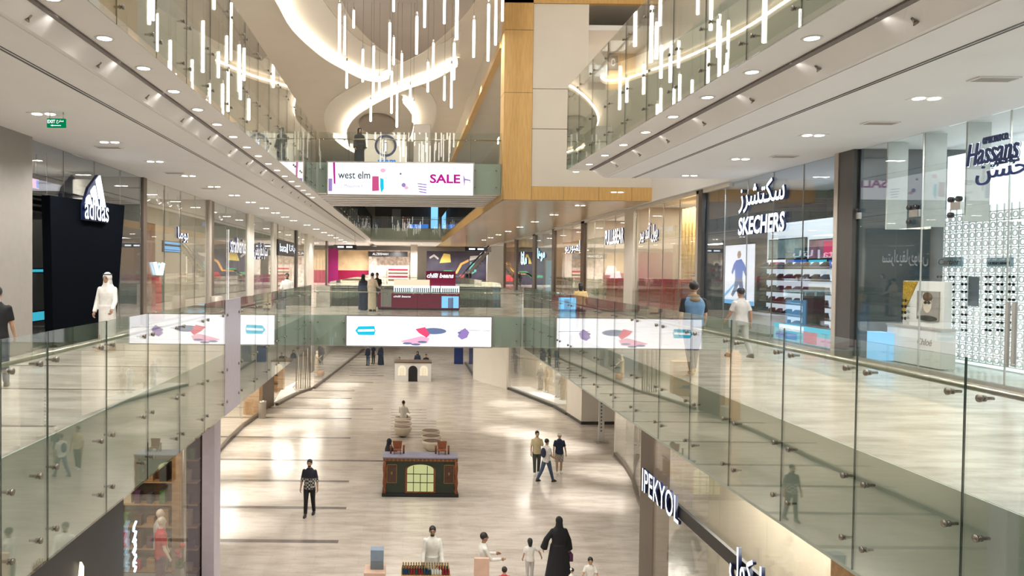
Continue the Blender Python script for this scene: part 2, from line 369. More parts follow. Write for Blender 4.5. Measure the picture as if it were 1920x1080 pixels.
# room seen through the opening on the second floor
s = MB(); s.box(x1 - .6, 13.5, YB0 + 8, YB0 + 8.2, L2, TOPZ); struct('wall_back', s, M_BRONZE)
s = MB(); a, b = onY(1140, 60, YB0 + 3), onY(1202, 60, YB0 + 3)
s.box(a.x, b.x + 3, YB0 + 3, YB0 + 3.2, L2, 11.4); struct('wall_back', s, M_WOOD)
s = MB(); s.box(x1 - .2, 14, YB0 - .1, YB0 + 8, 11.4, 11.6); struct('ceiling', s, M_CEIL)
area('room_fill_light', (8.2, YB0 + 1.6, 11.3), 160, 2, 1.5); area('room_fill_light', (9, YB0 + 5.5, 11.3), 200, 3, 2, (.85, .93, 1))  # fill lights added because this room was unlit
a, b = onY(1140, 118, YB0 + 2.95), onY(1158, 118, YB0 + 2.95); t = thing('wall_plaque', 'small dark plaque with a ring emblem on the oak wall of the second floor', 'plaque', (a.x, YB0 + 2.9, onY(1149, 130, YB0 + 2.95).z)); w_ = b.x - a.x; h_ = onY(1149, 105, YB0 + 2.95).z - t.location.z
MB().box(0, w_, 0, .09, 0, h_).build('plate', M_BRONZE, t)
MB().rings([[(w_ / 2 + r_ * .09 * math.cos(2 * PI * k / 20), y_, h_ / 2 + r_ * .17 * math.sin(2 * PI * k / 20)) for k in range(20)] for r_, y_ in ((1, 0), (1, -.012), (.7, -.012), (.7, 0))], smooth=False, closed=True).build('ring_emblem', M_WHITE, t)
s = MB(); s.box(3.75, 4.05, YB0 + .7, 99, 10.9, 11.2); struct('trim_15', s, M_WOOD)
s = MB(); s.box(6.5, 6.7, YB0 + 2, 99, 5.2, 11.2); struct('wall_right', s, M_CREAM)
s = MB(); s.box(3.85, 6.5, YB0 - .1, 99, 11.2, TOPZ); struct('wall_right', s, M_CREAM)
s = MB(); s.box(3.85, 6.5, YB0 + .7, 99, 5.1, 5.18); struct('floor', s, M_FLOOR1)

# outer walls of the second floor and the high ceiling
s = MB(); s.box(XL - .2, XL, Y0, 100, L2, TOPZ); struct('wall_left', s, M_CREAM)
s = MB(); s.box(XR, XR + .2, Y0, YB0 + 8, L2, TOPZ); struct('wall_right', s, M_CREAM)
s = MB(); s.box(XE_R + .6, XR + .3, Y0, 21.95, 10.75, 10.9); struct('ceiling', s, M_CEIL)
s = MB(); s.box(XL - .3, XR + .3, Y0, 100, TOPZ, TOPZ + .2); struct('ceiling', s, M_ATR)

# ceiling relief: curved bands with light strips along one edge
def cpt(L, z): return [onZ(x, y, z) for x, y in L]
def smooth(P, n=4):
    out = []
    for i in range(len(P) - 1):
        p0, p1, p2, p3 = P[max(i - 1, 0)], P[i], P[i + 1], P[min(i + 2, len(P) - 1)]
        for k in range(n):
            t = k / n; out.append(.5 * ((2 * p1) + (p2 - p0) * t + (2 * p0 - 5 * p1 + 4 * p2 - p3) * t * t + (3 * p1 - p0 - 3 * p2 + p3) * t ** 3))
    return out + [P[-1]]
def strip(P, w_, z0, z1):
    """ribbon of real thickness along P"""
    mb = MB(); n = len(P)
    def nrm(i):
        t = P[min(i + 1, n - 1)] - P[max(i - 1, 0)]; return Vector((-t.y, t.x, 0)).normalized()
    R = [[(p.x, p.y, z0), (p.x + nrm(i).x * w_, p.y + nrm(i).y * w_, z0), (p.x + nrm(i).x * w_, p.y + nrm(i).y * w_, z1), (p.x, p.y, z1)] for i, p in enumerate(P)]
    return mb.rings(R, smooth=False)
ZB = TOPZ - .55
def band(outer, inner, z, mt, glow=None, gz=None):
    A = smooth(cpt(outer, z)); B = smooth(cpt(inner, z))
    mb = MB(); n = min(len(A), len(B))
    A = [A[int(i * (len(A) - 1) / (n - 1))] for i in range(n)]; B = [B[int(i * (len(B) - 1) / (n - 1))] for i in range(n)]
    R = [[(a.x, a.y, TOPZ - .06), (b.x, b.y, TOPZ - .06), (b.x, b.y, TOPZ), (a.x, a.y, TOPZ)] for a, b in zip(A, B)]
    mb.rings(R, smooth=False); struct('ceiling', mb, mt)
band([(470, -70), (515, -10), (548, 48), (600, 97), (640, 122), (680, 142), (712, 147), (730, 141)], [(560, -70), (588, -10), (606, 25), (640, 66), (672, 94), (705, 112), (733, 122), (752, 119)], ZB, M_ATRW)
band([(865, 78), (840, 96), (780, 125), (720, 150), (660, 180), (620, 205), (607, 235), (618, 275)], [(858, 118), (812, 144), (757, 164), (708, 187), (668, 213), (652, 236), (650, 252), (655, 275)], ZB, M_ATRW)
band([(758, 184), (790, 178), (806, 190), (818, 214), (815, 242), (803, 268)], [(755, 187), (768, 203), (776, 220), (774, 240), (768, 255), (760, 268)], ZB, M_ATRW)
def cove(P, inner):
    Q = smooth(cpt(P, TOPZ - .25)); I = onZ(inner[0], inner[1], TOPZ - .25)
    m_ = Q[len(Q) // 2]; t_ = Q[len(Q) // 2 + 1] - m_; n_ = Vector((-t_.y, t_.x, 0)); sg = 1 if n_.dot(I - m_) > 0 else -1
    struct('trim_16', strip(Q, .07 * sg, TOPZ - .27, TOPZ - .21), E_COVE)
    struct('trim_16', strip(Q, -.05 * sg, TOPZ - .45, TOPZ - .01), M_ATR)
cove([(470, -70), (515, -10), (548, 48), (600, 97), (640, 122), (680, 142), (712, 147), (730, 141)], (680, 80))
cove([(858, 118), (812, 144), (757, 164), (708, 187), (668, 213), (652, 236), (650, 252), (655, 275)], (700, 160))
cove([(755, 187), (768, 203), (776, 220), (774, 240), (768, 255), (760, 268)], (805, 215))
cove([(625, 255), (650, 275), (690, 296)], (680, 262))
# the pointed dropped panel in the middle, and a round one further on
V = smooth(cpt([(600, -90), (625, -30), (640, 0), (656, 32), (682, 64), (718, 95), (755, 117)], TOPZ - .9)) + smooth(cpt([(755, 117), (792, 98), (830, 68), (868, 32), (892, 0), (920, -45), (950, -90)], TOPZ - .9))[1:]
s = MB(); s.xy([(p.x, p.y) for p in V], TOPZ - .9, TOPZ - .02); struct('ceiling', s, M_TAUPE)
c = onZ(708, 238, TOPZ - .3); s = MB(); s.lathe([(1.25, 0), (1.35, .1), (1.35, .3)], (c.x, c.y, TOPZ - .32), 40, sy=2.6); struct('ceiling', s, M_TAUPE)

# far walls
s = MB(); s.box(-16, 18, 96, 96.3, -.35, CZ); struct('wall_front', s, M_CREAM)
s = MB(); s.box(-16, 18, 99, 99.3, G0, -1.2); struct('wall_front', s, M_CREAM)
s = MB(); s.box(-16, 18, 99, 99.3, L2, TOPZ); struct('wall_front', s, M_CREAM)

# ------------------------------------------------------------------ glass balustrades
def disc(mb, x, y, z, axis, sgn, r=.038):
    """stand-off bolt: shank and cap"""
    for (a, b, rr) in ((0, .10, .014), (-.03, -.008, r * .85), (.013, .03, r * .7)):
        p, q = Vector((x, y, z)), Vector((x, y, z)); p[axis] += sgn * a; q[axis] += sgn * b; mb.tube([p, q], rr, 10)
BOLT = {}
def balustrade(label, axis, plane, ys, z0, z1, slab_z, sgn, rail=True, upper=True, opaque=None, group='glass balustrades along the open hall'):
    """axis 'x': panels stand in the plane x=plane and run along y; sgn points towards the walkway"""
    t = thing('glass_balustrade', label, 'balustrade', (plane if axis == 'x' else ys[0], ys[0] if axis == 'x' else plane, slab_z), 0, group)
    inv = Matrix.Translation(-Vector(t.location))
    def put(name, mb, mt, parent):
        mb.v = [tuple(inv @ Vector(v)) for v in mb.v]; return mb.build(name, mt, parent)
    for i in range(len(ys) - 1):
        a, b = ys[i] + .008, ys[i + 1] - .008
        mb = MB()
        if axis == 'x': mb.box(plane - .01, plane + .01, a, b, z0, z1)
        else: mb.box(a, b, plane - .01, plane + .01, z0, z1)
        pn = put('glass_panel', mb, M_LINEN if opaque == i else G_BAL, t)
        if opaque == i: pn['label'] = 'opaque lilac grey panel'
        e = MB()
        if axis == 'x': e.box(plane - .009, plane + .009, b + .004, b + .012, z0, z1)
        else: e.box(b + .004, b + .012, plane - .009, plane + .009, z0, z1)
        e.m = [0] * len(e.f); put('edge_strip', e, G_EDGE, pn)
        hs = [slab_z - .28, slab_z - .95] + ([slab_z + .88] if upper else [])
        for y in (a + .17, b - .17):
            for z in hs:
                key = (axis, sgn)
                if key not in BOLT: d = MB(); disc(d, 0, 0, 0, 0 if axis == 'x' else 1, sgn); me = d.mesh('standoff_bolt'); me.materials.append(M_BOLT); BOLT[key] = me
                bo = bpy.data.objects.new('standoff_bolt', BOLT[key]); COL.objects.link(bo); bo.parent = pn
                bo.location = inv @ Vector((plane, y, z) if axis == 'x' else (y, plane, z))
    if rail:
        r = MB(); o_ = plane + sgn * .11
        if axis == 'x': r.tube([(o_, ys[0], slab_z + .93), (o_, ys[-1], slab_z + .93)], .024, 10)
        else: r.tube([(ys[0], o_, slab_z + .93), (ys[-1], o_, slab_z + .93)], .024, 10)
        h = put('handrail', r, M_RAIL, t); h['label'] = 'round steel handrail'
    return t
yr = [6.24 + 1.5 * k for k in range(-3, 15)] + [YB0 - .15]; yr = [y for y in yr if y < YB0 - .5] + [YB0 - .1]
balustrade('long glass balustrade of the right first-floor walkway, before the screen bridge', 'x', XRg, yr, GB, 1.2, 0, 1)
yl = [y for y in [-3.75 * F / (px - 760) for px in (-120, 0.1, 89, 200, 278, 338, 385, 422, 451, 480, 503, 521, 536)]]
yl = [2.6, 4.1, 5.6] + [y for y in yl if y > 6.6] ; yl = [y for y in yl if y < 26] + [26.1, 27.7, YB0 - .1]
opq = min(range(len(yl)), key=lambda i: abs(yl[i] - 3.75 * F / (760 - 422)))
balustrade('long glass balustrade of the left first-floor walkway, before the screen bridge', 'x', XLg, yl, GB, 1.2, 0, -1, opaque=opq)
xs = [XLg + .1 + i * (XRg - XLg - .2) / 6 for i in range(7)]
balustrade('glass balustrade across the front of the first-floor bridge, above the bottle screen', 'y', YB0 - .05, xs, GB, 1.2, 0, 1)
balustrade('glass balustrade across the rear of the first-floor bridge, behind the kiosk', 'y', YB1 + .05, xs, GB, 1.2, 0, -1)
balustrade('glass balustrade of the right first-floor walkway, beyond the bridge', 'x', XRg, [YB1 + .2 + 1.95 * k for k in range(22)], GB, 1.2, 0, 1, upper=False)
balustrade('glass balustrade of the left first-floor walkway, beyond the bridge', 'x', XLg, [YB1 + .2 + 1.95 * k for k in range(22)], GB, 1.2, 0, -1, upper=False)
balustrade('glass balustrade at the far end of the first floor', 'y', YF, [XLg + .1 + i * 1.38 for i in range(7)], GB, 1.2, 0, 1, upper=False)
yr2 = [21.96 - 1.44 * k for k in range(14)][::-1]
balustrade('glass balustrade of the second-floor walkway, overhead on the right, mirroring pendant tubes', 'x', XRg, yr2, DROP, 7.3, L2, 1)
balustrade('short glass balustrade turning the far end of the right second-floor walkway', 'y', 22.07, [4.8, 6.2, 7.6, 9.0], DROP, 7.3, L2, -1, rail=False)
yl2 = [1.9 + 1.46 * k for k in range(19)] + [YB0 - .1]
balustrade('glass balustrade of the second-floor walkway, overhead on the left, mirroring pendant tubes', 'x', XL2, yl2, DROP, 7.3, L2, -1)
balustrade('glass balustrade across the second-floor bridge, above the SALE screen', 'y', YB0 - .05, [-3.5 + i * 1.21 for i in range(7)], DROP, 7.3, L2, 1)
balustrade('glass balustrade of the left second-floor walkway, beyond the bridge', 'x', XL2, [YB1 + .2 + 2.15 * k for k in range(20)], DROP, 7.3, L2, -1, upper=False)
balustrade('glass balustrade at the far end of the second floor', 'y', YF, [-3.5 + i * 1.19 for i in range(7)], DROP, 7.3, L2, 1, upper=False)
s = MB(); s.box(3.76, 3.78, YB0 + .7, YF, 5.2, 7.3); one('glass_screen', s, G_BAL, 'tall clear glass screen along the oak-clad volume beyond the second-floor bridge', 'glass screen')

# ------------------------------------------------------------------ luminaires
def make_lamp(kind):
    t = thing('ceiling_downlight', 'x', 'downlight')
    if kind == 'round':
        MB().lathe([(.06, 0), (.125, -.012), (.13, 0), (.12, .006)], (0, 0, 0), 20).build('rim', M_WHITE, t)
        MB().lathe([(.02, -.004), (.1, -.006), (.1, .004)], (0, 0, 0), 16).build('lens', E_LAMP, t)
    else:
        MB().box(-.25, .25, -.13, .13, -.006, .004).build('rim', M_WHITE, t)
        for x in (-.12, .12): MB().lathe([(.02, -.012), (.085, -.014), (.085, -.004)], (x, 0, 0), 16).build('lens', E_LAMP, t)
    return t, [c for c in t.children]
RND, RNDK = make_lamp('round'); DBL, DBLK = make_lamp('double')
used = set()
def lamp(kind, loc, label, group, energy=0, angle=120, blend=.6, color=(1, .965, .925)):
    src, kids = (RND, RNDK) if kind == 'round' else (DBL, DBLK)
    if kind in used: t = copy_fast(src, kids, loc)
    else: used.add(kind); t = src; t.location = loc
    t['label'] = label; t['group'] = group
    if energy: spot('lamp_light', (loc[0], loc[1], loc[2] - .05), energy, angle, blend, .09, color)
    return t
# soffit rows under the second-floor edges
for i in range(18):
    y = 6.6 + 1.45 * i * (1 if i < 12 else 1); 
    if y > YF: break
    lamp('round', (-3.97, y + .25, DROP - .002), 'round downlight in the left soffit edge, %s from the near end' % ordn(i), 'soffit downlights on the left', K_SOFF if i % 2 == 0 else 0, 150)
for i in range(11):
    y = 5.9 + 1.62 * i
    if y > 22.3: break
    lamp('round', (5.12, y + .3, DROP - .002), 'round downlight in the right soffit edge, %s from the near end' % ordn(i), 'soffit downlights on the right', K_SOFF if i % 2 == 0 else 0, 150)
# wall-washing lamps beside the slot (make the scallops)
for i in range(9):
    spot('washer_light', (5.36, 6.7 + i * 1.9, DROP - .05), 2.2, 75, .8, .03, aim=(1, 0, -.22)); spot('washer_light', (-4.08, 6.9 + i * 1.95, DROP - .05), 2.2, 75, .8, .03, aim=(-1, 0, -.22))
# walkway ceiling lamps
for i in range(14):
    y = 4.5 + i * 3.0
    lamp('double', (-6.6, y, CZ - .014), 'twin downlight in the left walkway ceiling, %s from the near end' % ordn(i), 'twin downlights on the left', K_WALK * 1.3, 150)
for i in range(8):
    y = 48 + i * 5
    lamp('double', (-6.4, y, CZ - .014), 'small twin downlight far along the left walkway ceiling, %s after the kiosk bridge' % ordn(i), 'distant twin downlights', K_WALK * 1.6, 150)
for i, y in enumerate([5.2, 8.4, 11.6, 14.8, 18.0, 21.2]):
    lamp('double', (8.1, y, CZ - .014), 'twin downlight in the right walkway ceiling, %s from the near end' % ordn(i), 'twin downlights on the right', K_WALK * 1.3, 140)
for i in range(9):
    y = 26 + i * 5.5
    lamp('double', (7.4, y, CZ - .004), 'twin downlight in the oak soffit, %s from the near end' % ordn(i), 'twin downlights in the oak soffit', K_WALK * .8, 150)
for i in range(4):
    spot('lobby_fill_light', (-6 + i * 5, 88.5, CZ - .3), K_WALK * 3.4, 160)  # extra spots without fixtures, added to brighten the far lobby
    lamp('round', (-2.4 + i * 2.1, 84, CZ - .004 + .02), 'round downlight in the far lobby ceiling, %s from the left' % ordn(i), 'far lobby downlights', K_WALK * 3.4, 150)
# ground floor lamps making the pools of light
pools = [(430, 985), (470, 925), (450, 872), (482, 838), (500, 808), (560, 795), (575, 770), (610, 752), (640, 722), (1140, 885), (1110, 938), (1062, 838), (1010, 820), (960, 808), (990, 775), (1020, 745), (960, 757)]
for i, (px, py) in enumerate(pools):
    p = onZ(px, py, G0)
    zz = -1.252 if (p.x < XE_L or p.x > XE_R or YB0 < p.y < YB1) else None
    if zz is None: p.x = min(p.x, XE_L - .25) if p.x < 0 else max(p.x, XE_R + .25); zz = -1.252
    lamp('round', (p.x, p.y, zz), 'round downlight lighting the ground-floor marble, %s in the row' % ordn(i), 'ground-floor downlights', K_POOL, 42, .95)
for i in range(7):
    area('shop_glow', (-6 if i % 2 else 7, 40 + i * 6, -1.3), 80, 1.5, 1.5)
# unseen fill spots below the high ceiling, added to light the hall
for i in range(8):
    for j, x in enumerate((-2.4, .6, 3.2)):
        y = -3 + i * 8.2
        spot('atrium_fill_light', (x, y, TOPZ - .95), K_ATR, 100, .5, .25, (1, .965, .925))
for i in range(6):
    spot('atrium_fill_light', (.6, 8 + i * 7, TOPZ - .95), 900, 175, .5, .3, (1, .88, .74), (0, 0, 1)) if False else None

for x_ in (-1.5, 2.5, 6.5): spot('atrium_fill_light', (x_ * .6, 17, TOPZ - .3), 1100, 80, .8, .25, (1, .95, .88), (.12 * x_, 1, -.42))  # unseen fill spots added to brighten the timber and cream front

# pendant tubes
PEND = [(636, 7, 115), (646, 30, 103), (663, -30, 53), (650, 115, 166), (680, 92, 154), (700, 86, 175), (711, 143, 190), (695, 187, 228), (730, 42, 140), (738, 70, 122), (734, 133, 213), (744, 160, 239), (753, 100, 150), (769, 160, 207), (775, 190, 230), (738, -40, 22), (781, 30, 102), (796, -20, 52), (812, 80, 143), (802, 116, 173), (833, -20, 45), (856, -60, 75), (851, 80, 150), (846, 120, 203), (833, 143, 189), (888, 37, 108), (915, 7, 115), (929, -20, 85), (942, -60, 40)]
PEND.sort()
def pendant(x, y, z0, z1, label, group):
    t = thing('pendant_light', label, 'pendant light', (x, y, z0), 0, group)
    L = z1 - z0
    MB().lathe([(.015, 0), (.036, .01), (.040, .04), (.040, L - .05), (.034, L - .01), (.012, L)], (0, 0, 0), 10).build('glowing_tube', E_TUBE, t)
    c = MB(); c.lathe([(.02, L - .01), (.034, L), (.034, L + .1), (.01, L + .13)], (0, 0, 0), 10); c.build('metal_cap', M_STEEL, t)
    c = MB(); c.tube([(0, 0, L + .12), (0, 0, TOPZ - .91 - z0)], .004, 5); c.build('cord', M_DARKG, t)
    return t
for i, (px, a, b) in enumerate(PEND):
    ln = b - a; Lm = 1.7 if ln > 72 else 1.15
    Y = min(27.5, Lm * F / ln)
    p, q = onY(px, b, Y), onY(px, a, Y)
    pendant(p.x, Y, p.z, min(q.z, TOPZ - 1.2), 'slim glowing pendant tube, %s from the left in the hanging cluster' % ordn(i), 'pendant tubes over the hall')
for i in range(26):
    pendant(random.uniform(-1.8, 3.0), random.uniform(9, 19), *(lambda z: (z, z + random.choice((1.2, 1.7))))(random.uniform(7.9, 9.9)), 'slim glowing pendant tube hung near the viewer, mirrored in the upper glass', 'pendant tubes mirrored in the glass')
# ================================================================== PEOPLE
SKIN = mat('light_brown_skin', (.48, .29, .19), .55, noise=.04); SKIN2 = mat('brown_skin', (.33, .19, .12), .55, noise=.04)
HAIR = mat('black_hair', (.012, .010, .009), .5, noise=.2, scale=40)
MANN = mat('pale_mannequin_plastic', (.72, .62, .52), .4, noise=.02)
def cloth(name, c): return mat(name, c, .85, noise=.10, scale=9)
C_WHITE = cloth('white_cotton', (.74, .72, .67)); C_BEIGE = cloth('beige_cotton', (.58, .47, .33)); C_BLACK = cloth('black_cloth', (.010, .010, .012))
C_NAVY = cloth('navy_cloth', (.02, .03, .06)); C_BLUE = cloth('blue_denim', (.10, .20, .33)); C_JEAN = cloth('dark_jeans', (.05, .08, .14)); C_GREY = cloth('light_grey_cotton', (.50, .48, .46))
C_YEL = cloth('yellow_cotton', (.66, .48, .22)); C_OLIVE = cloth('dark_grey_trousers', (.06, .06, .055)); C_CAMO = cloth('brown_scarf_cloth', (.16, .12, .07)); C_PURP = cloth('plum_cloth', (.10, .03, .08))
C_RED = cloth('red_cloth', (.5, .03, .05)); C_PALEY = cloth('pale_yellow_cotton', (.62, .52, .32)); C_SHOE = mat('dark_leather', (.03, .025, .02), .4); C_SHOEW = mat('white_shoe_leather', (.7, .68, .64), .5); C_SAND = mat('tan_leather', (.35, .2, .1), .5)
def plaid():
    mt, nt, out = new_mat('plaid_shirt_cloth'); N = nt.nodes.new; L = nt.links.new
    b = N('ShaderNodeBsdfPrincipled'); b.inputs['Roughness'].default_value = .9
    tc = N('ShaderNodeTexCoord'); ck = N('ShaderNodeTexChecker'); ck.inputs['Scale'].default_value = 17
    ck.inputs['Color1'].default_value = (.02, .02, .025, 1); ck.inputs['Color2'].default_value = (.42, .40, .37, 1)
    L(tc.outputs['Object'], ck.inputs['Vector']); sx_ = N('ShaderNodeSeparateXYZ'); gt = N('ShaderNodeMath'); gt.operation = 'GREATER_THAN'; gt.inputs[1].default_value = 1.24; mx = N('ShaderNodeMix'); mx.data_type = 'RGBA'; mx.inputs[7].default_value = (.02, .022, .035, 1); L(tc.outputs['Object'], sx_.inputs[0]); L(sx_.outputs['Z'], gt.inputs[0]); L(gt.outputs[0], mx.inputs[0]); L(ck.outputs['Color'], mx.inputs[6]); L(mx.outputs[2], b.inputs['Base Color']); L(b.outputs[0], out.inputs[0]); return mt
C_PLAID = plaid()
C_PRINT = mat('floral_print_cloth', (.40, .36, .32), .8, noise=.75, scale=30)

# ================================================================== SHOPFRONTS
M_SHOPW = mat('warm_shop_wall', (.62, .55, .44), .6, noise=.05, scale=2); M_SHOPG = mat('grey_shop_wall', (.26, .25, .23), .6, noise=.08, scale=2)
M_SHOPD = mat('dark_shop_wall', (.05, .05, .055), .5, noise=.1, scale=2); M_SHOPWH = mat('white_shop_wall', (.78, .82, .84), .5, noise=.02)
M_REDC = mat('deep_red_lacquer', (.34, .02, .015), .35, noise=.12, scale=5); M_MAR = mat('maroon_lacquer', (.26, .01, .05), .22, noise=.05)
M_MAG = mat('magenta_panel', (.30, .01, .13), .4, noise=.05); M_ORANGE = mat('orange_gradient_board', (.50, .36, .20), .5, noise=.2, scale=1)
M_GREYB = mat('grey_blue_panel', (.16, .19, .22), .3, noise=.05); M_LBLUE = emis('light_blue_screen', (.25, .62, 1), 1.3); M_BLUE = emis('blue_screen', (.03, .17, .62), 1.2)
M_BROWN = mat('dark_brown_veneer', (.10, .06, .035), .4, noise=.2, scale=6, stretch=(1, 6, 1)); M_OAK = wood('shop_oak', (.48, .29, .13), (.36, .20, .08), .4, (1, 4, 4))
M_GREEN = mat('leaf_green', (.06, .17, .03), .6, noise=.3, scale=12)
E_DAY = emis('cool_white_backlight', (.80, .95, 1), 1.9); E_WARMP = emis('warm_light_panel', (1, .86, .62), 2.2); E_WHITEP = emis('white_light_panel', (.95, .98, 1), 2.6)
E_CYAN = emis('cyan_screen', (.08, .65, .80), 1.2); E_RED = emis('red_print', (.95, .10, .22), 1.0); E_PINK = emis('pink_print', (.95, .45, .62), 1.2); E_PURP = emis('purple_print', (.38, .26, .62), 1.0)
E_SLATE = emis('slate_print', (.20, .26, .46), .9); E_TEAL = emis('teal_print', (.02, .58, .80), 1.1); E_MAGT = emis('magenta_print', (.62, .02, .34), .9); E_GREYP = emis('grey_print', (.30, .32, .36), .9)
def sgnX(side): return -1 if side == 'L' else 1
def SX(side): return XL if side == 'L' else XR
def column(side, y0, y1, mt, out=.12, z0=0, z1=CZ, deep=.5):
    X = SX(side); g = sgnX(side); s = MB(); a, b = sorted((X - g * out, X + g * deep)); s.box(a, b, y0, y1, z0, z1 - .014); return struct('pillar', s, mt)
def shopfront(side, y0, y1, n, label, wallm, depth=4.5, gm=None, light=K_SHOP, lc=(1, .92, .8), fins=False, ceilm=None, zt=CZ - .012, bulk=None, doors=None, part=None):
    X = SX(side); g = sgnX(side)
    t = thing('shop_window', label, 'shop window', (X, y0, 0)); gm = gm or G_SHOP
    for i in range(n):
        a = (y1 - y0) * i / n + .01; b = (y1 - y0) * (i + 1) / n - .01
        p = MB().box(-.012, .012, a, b, .06, zt - .02).build('glass_panel', gm, t)
        if i: MB().box(-.014, .014, a - .016, a - .004, .06, zt - .02).build('joint', M_STEEL, t)
    MB().box(-.05, .05, 0, y1 - y0, 0, .06).build('base_rail', M_STEEL, t)
    Xb = X + g * depth
    a, b = sorted((Xb, Xb + g * .1)); struct('wall_back' if 0 else ('wall_left' if side == 'L' else 'wall_right'), MB().box(a, b, y0, y1, 0, CZ - .02), wallm)
    a, b = sorted((X + g * .02, Xb)); s = MB(); s.box(a, b, y1 - .06, y1 - .01, 0, CZ - .02); struct('wall_left' if side == 'L' else 'wall_right', s, part or wallm)
    if light: area('shop_light', (X + g * depth * .45, (y0 + y1) / 2, CZ - .1), light * (y1 - y0) / 7, 1.6, (y1 - y0) * .6, lc)
    return t
def sign_side(side, name, label, px0, px1, zlo, h, body, mt, off=.018, depth=.06, **k):
    """lettering along a first-floor shopfront between two pixel columns"""
    X = SX(side) - sgnX(side) * off
    a, b = onX(px0, 420, X), onX(px1, 420, X)
    t = thing(name, label, 'shop sign', (X, a.y, zlo))
    wdt = abs(b.y - a.y); right = (0, 1, 0) if side == 'L' else (0, -1, 0)
    letters('lettering', body, (0, 0, 0), right, (0, 0, 1), wdt, h, depth, mt, t, **k)
    return t
# ---- left side
column('L', 12.0, 15.97, mat('grey_beige_stone', (.24, .22, .20), .45, noise=.04), .15); shopfront('L', 4, 12, 4, 'clear shop window nearest on the left, before the broad beige pillar', M_SHOPG, light=80)
shopfront('L', 16.0, 23.0, 4, 'shop window around the black portal', M_SHOPG, depth=5, gm=G_MALL, light=120)
column('L', 23.0, 23.3, M_BRONZE, .06)
shopfront('L', 23.35, 30.6, 4, 'shop window with the hanging blue screen and lit emblem', M_SHOPW, depth=4.5, light=170)
column('L', 30.6, 30.95, M_BEIGEMET, .1); column('L', 30.95, 31.5, M_BRONZE, .06)
shopfront('L', 31.5, 38.3, 3, 'shop window under the flourished white lettering', M_SHOPG, light=200)
column('L', 38.3, 39.6, M_CREAM, .1)
shopfront('L', 39.6, 45.4, 2, 'shop window under the white Arabic lettering', M_SHOPG, light=190)
column('L', 45.4, 46.7, M_CREAM, .1); column('L', 46.7, 47.3, M_BRONZE, .06)
shopfront('L', 47.3, 55, 3, 'shop window below the black box sign', M_SHOPW, light=300)
column('L', 55, 55.8, M_DARKG, .1)
shopfront('L', 55.8, 60.8, 2, 'narrow shop window with a mannequin, after the black box sign', M_SHOPW, light=300)
column('L', 60.8, 65.0, M_CREAM, .15); column('L', 65.0, 65.5, M_BRONZE, .1)
shopfront('L', 65.5, 76.5, 4, 'last shop window on the left before the magenta wall', M_SHOPW, light=400)
column('L', 76.5, 77.6, M_BRONZE, .1)
# black portal, a slanted gloss slab narrowing to its foot
X = XL + .28
pts = [onX(94, 366, X), onX(234, 385, X), onX(221, 566, X), onX(214, 640, X), onX(108, 646, X), onX(100, 615, X)]
pts[3].z = pts[4].z = .01
s = MB(); s.poly([(X, p.y, p.z) for p in pts], (-.2, 0, 0))
PT = one('shop_portal', s, M_BLACKGL, 'slanted glossy black entrance portal that narrows to its foot, left side', 'portal', bevel=.01)
# three stripe emblem and its word, glowing, on a dark back plate
X = XL + .36
t = thing('brand_sign', 'glowing white striped triangle emblem and lowercase word on the black portal', 'shop sign', (X, 19.2, 3.0))
t_inv = Vector((X, 19.2, 3.0))
def yz(px, py): p = onX(px, py, X); return (0, p.y - t_inv.y, p.z - t_inv.z)
MB().poly([yz(*q) for q in ((157, 384), (166, 352), (184, 328), (188, 340), (200, 392), (203, 418), (157, 412))], (-.07, 0, 0)).build('back_plate', M_SIDE, t)
for q in ([(160, 381), (161, 371), (166, 365), (171, 384)], [(169, 358), (176, 348), (183, 387), (174.5, 385)], [(179, 338), (185.5, 329), (196, 389), (187, 387)]):
    MB().poly([yz(*p) for p in q], (.04, 0, 0)).build('stripe', E_SIGN, t)
a, b = Vector(yz(155, 410)), Vector(yz(200, 417)); letters('lettering', 'adidas', a + Vector((.005, 0, 0)), b - a, (0, 0, 1), (b - a).length, .56, .05, E_SIGN, t, bold=.008)
# inside behind the portal: striped dark ceiling drop, screens
s = MB()
for k in range(5): s.box(XL - 3.2, XL - 1.1, 16.2, 21.5, 3.2 + k * .16, 3.25 + k * .16)
one('slatted_bulkhead', s, M_BRONZE, 'slatted bulkhead behind the left window by the black portal', 'bulkhead')
def screen(px0, px1, py0, py1, X, mt, label, cat='screen', frame=M_BLACK, marks=()):
    a, b = onX(px0, (py0 + py1) / 2, X), onX(px1, (py0 + py1) / 2, X); z1, z0 = onX((px0 + px1) / 2, py0, X).z, onX((px0 + px1) / 2, py1, X).z
    y0, y1 = sorted((a.y, b.y)); t = thing('display_screen', label, cat, (X, y0, z0)); g = 1 if X < 0 else -1
    MB().box(*sorted((0, -.06 * g)), -.03, y1 - y0 + .03, -.03, z1 - z0 + .03).build('bezel', frame, t)
    MB().box(*sorted((0.002 * g, .012 * g)), 0, y1 - y0, 0, z1 - z0).build('picture', mt, t)
    if X < 0:
        for yy in (.05, y1 - y0 - .05): MB().tube([(-.03, yy, z1 - z0 + .03), (-.03, yy, CZ - .03 - z0)] if z0 > 1.5 else [(-.03, yy, -.03), (-.03, yy, .002 - z0)], .012, 6).build('support_rod', M_STEEL, t)
    for (u0, u1, v0, v1, m_) in marks:
        W_, H_ = y1 - y0, z1 - z0; MB().box(*sorted((.012 * g, .016 * g)), u0 * W_, u1 * W_, v0 * H_, v1 * H_).build('picture_motif', m_, t)
    return t
screen(48, 72, 334, 352, XL - .9, E_PINK, 'small pale violet screen at the top of the first left window', marks=[(.8, 1, .1, .9, M_BLUE)])
screen(49, 92, 505, 510, XL - .6, E_CYAN, 'thin cyan strip screen inside the window left of the portal')
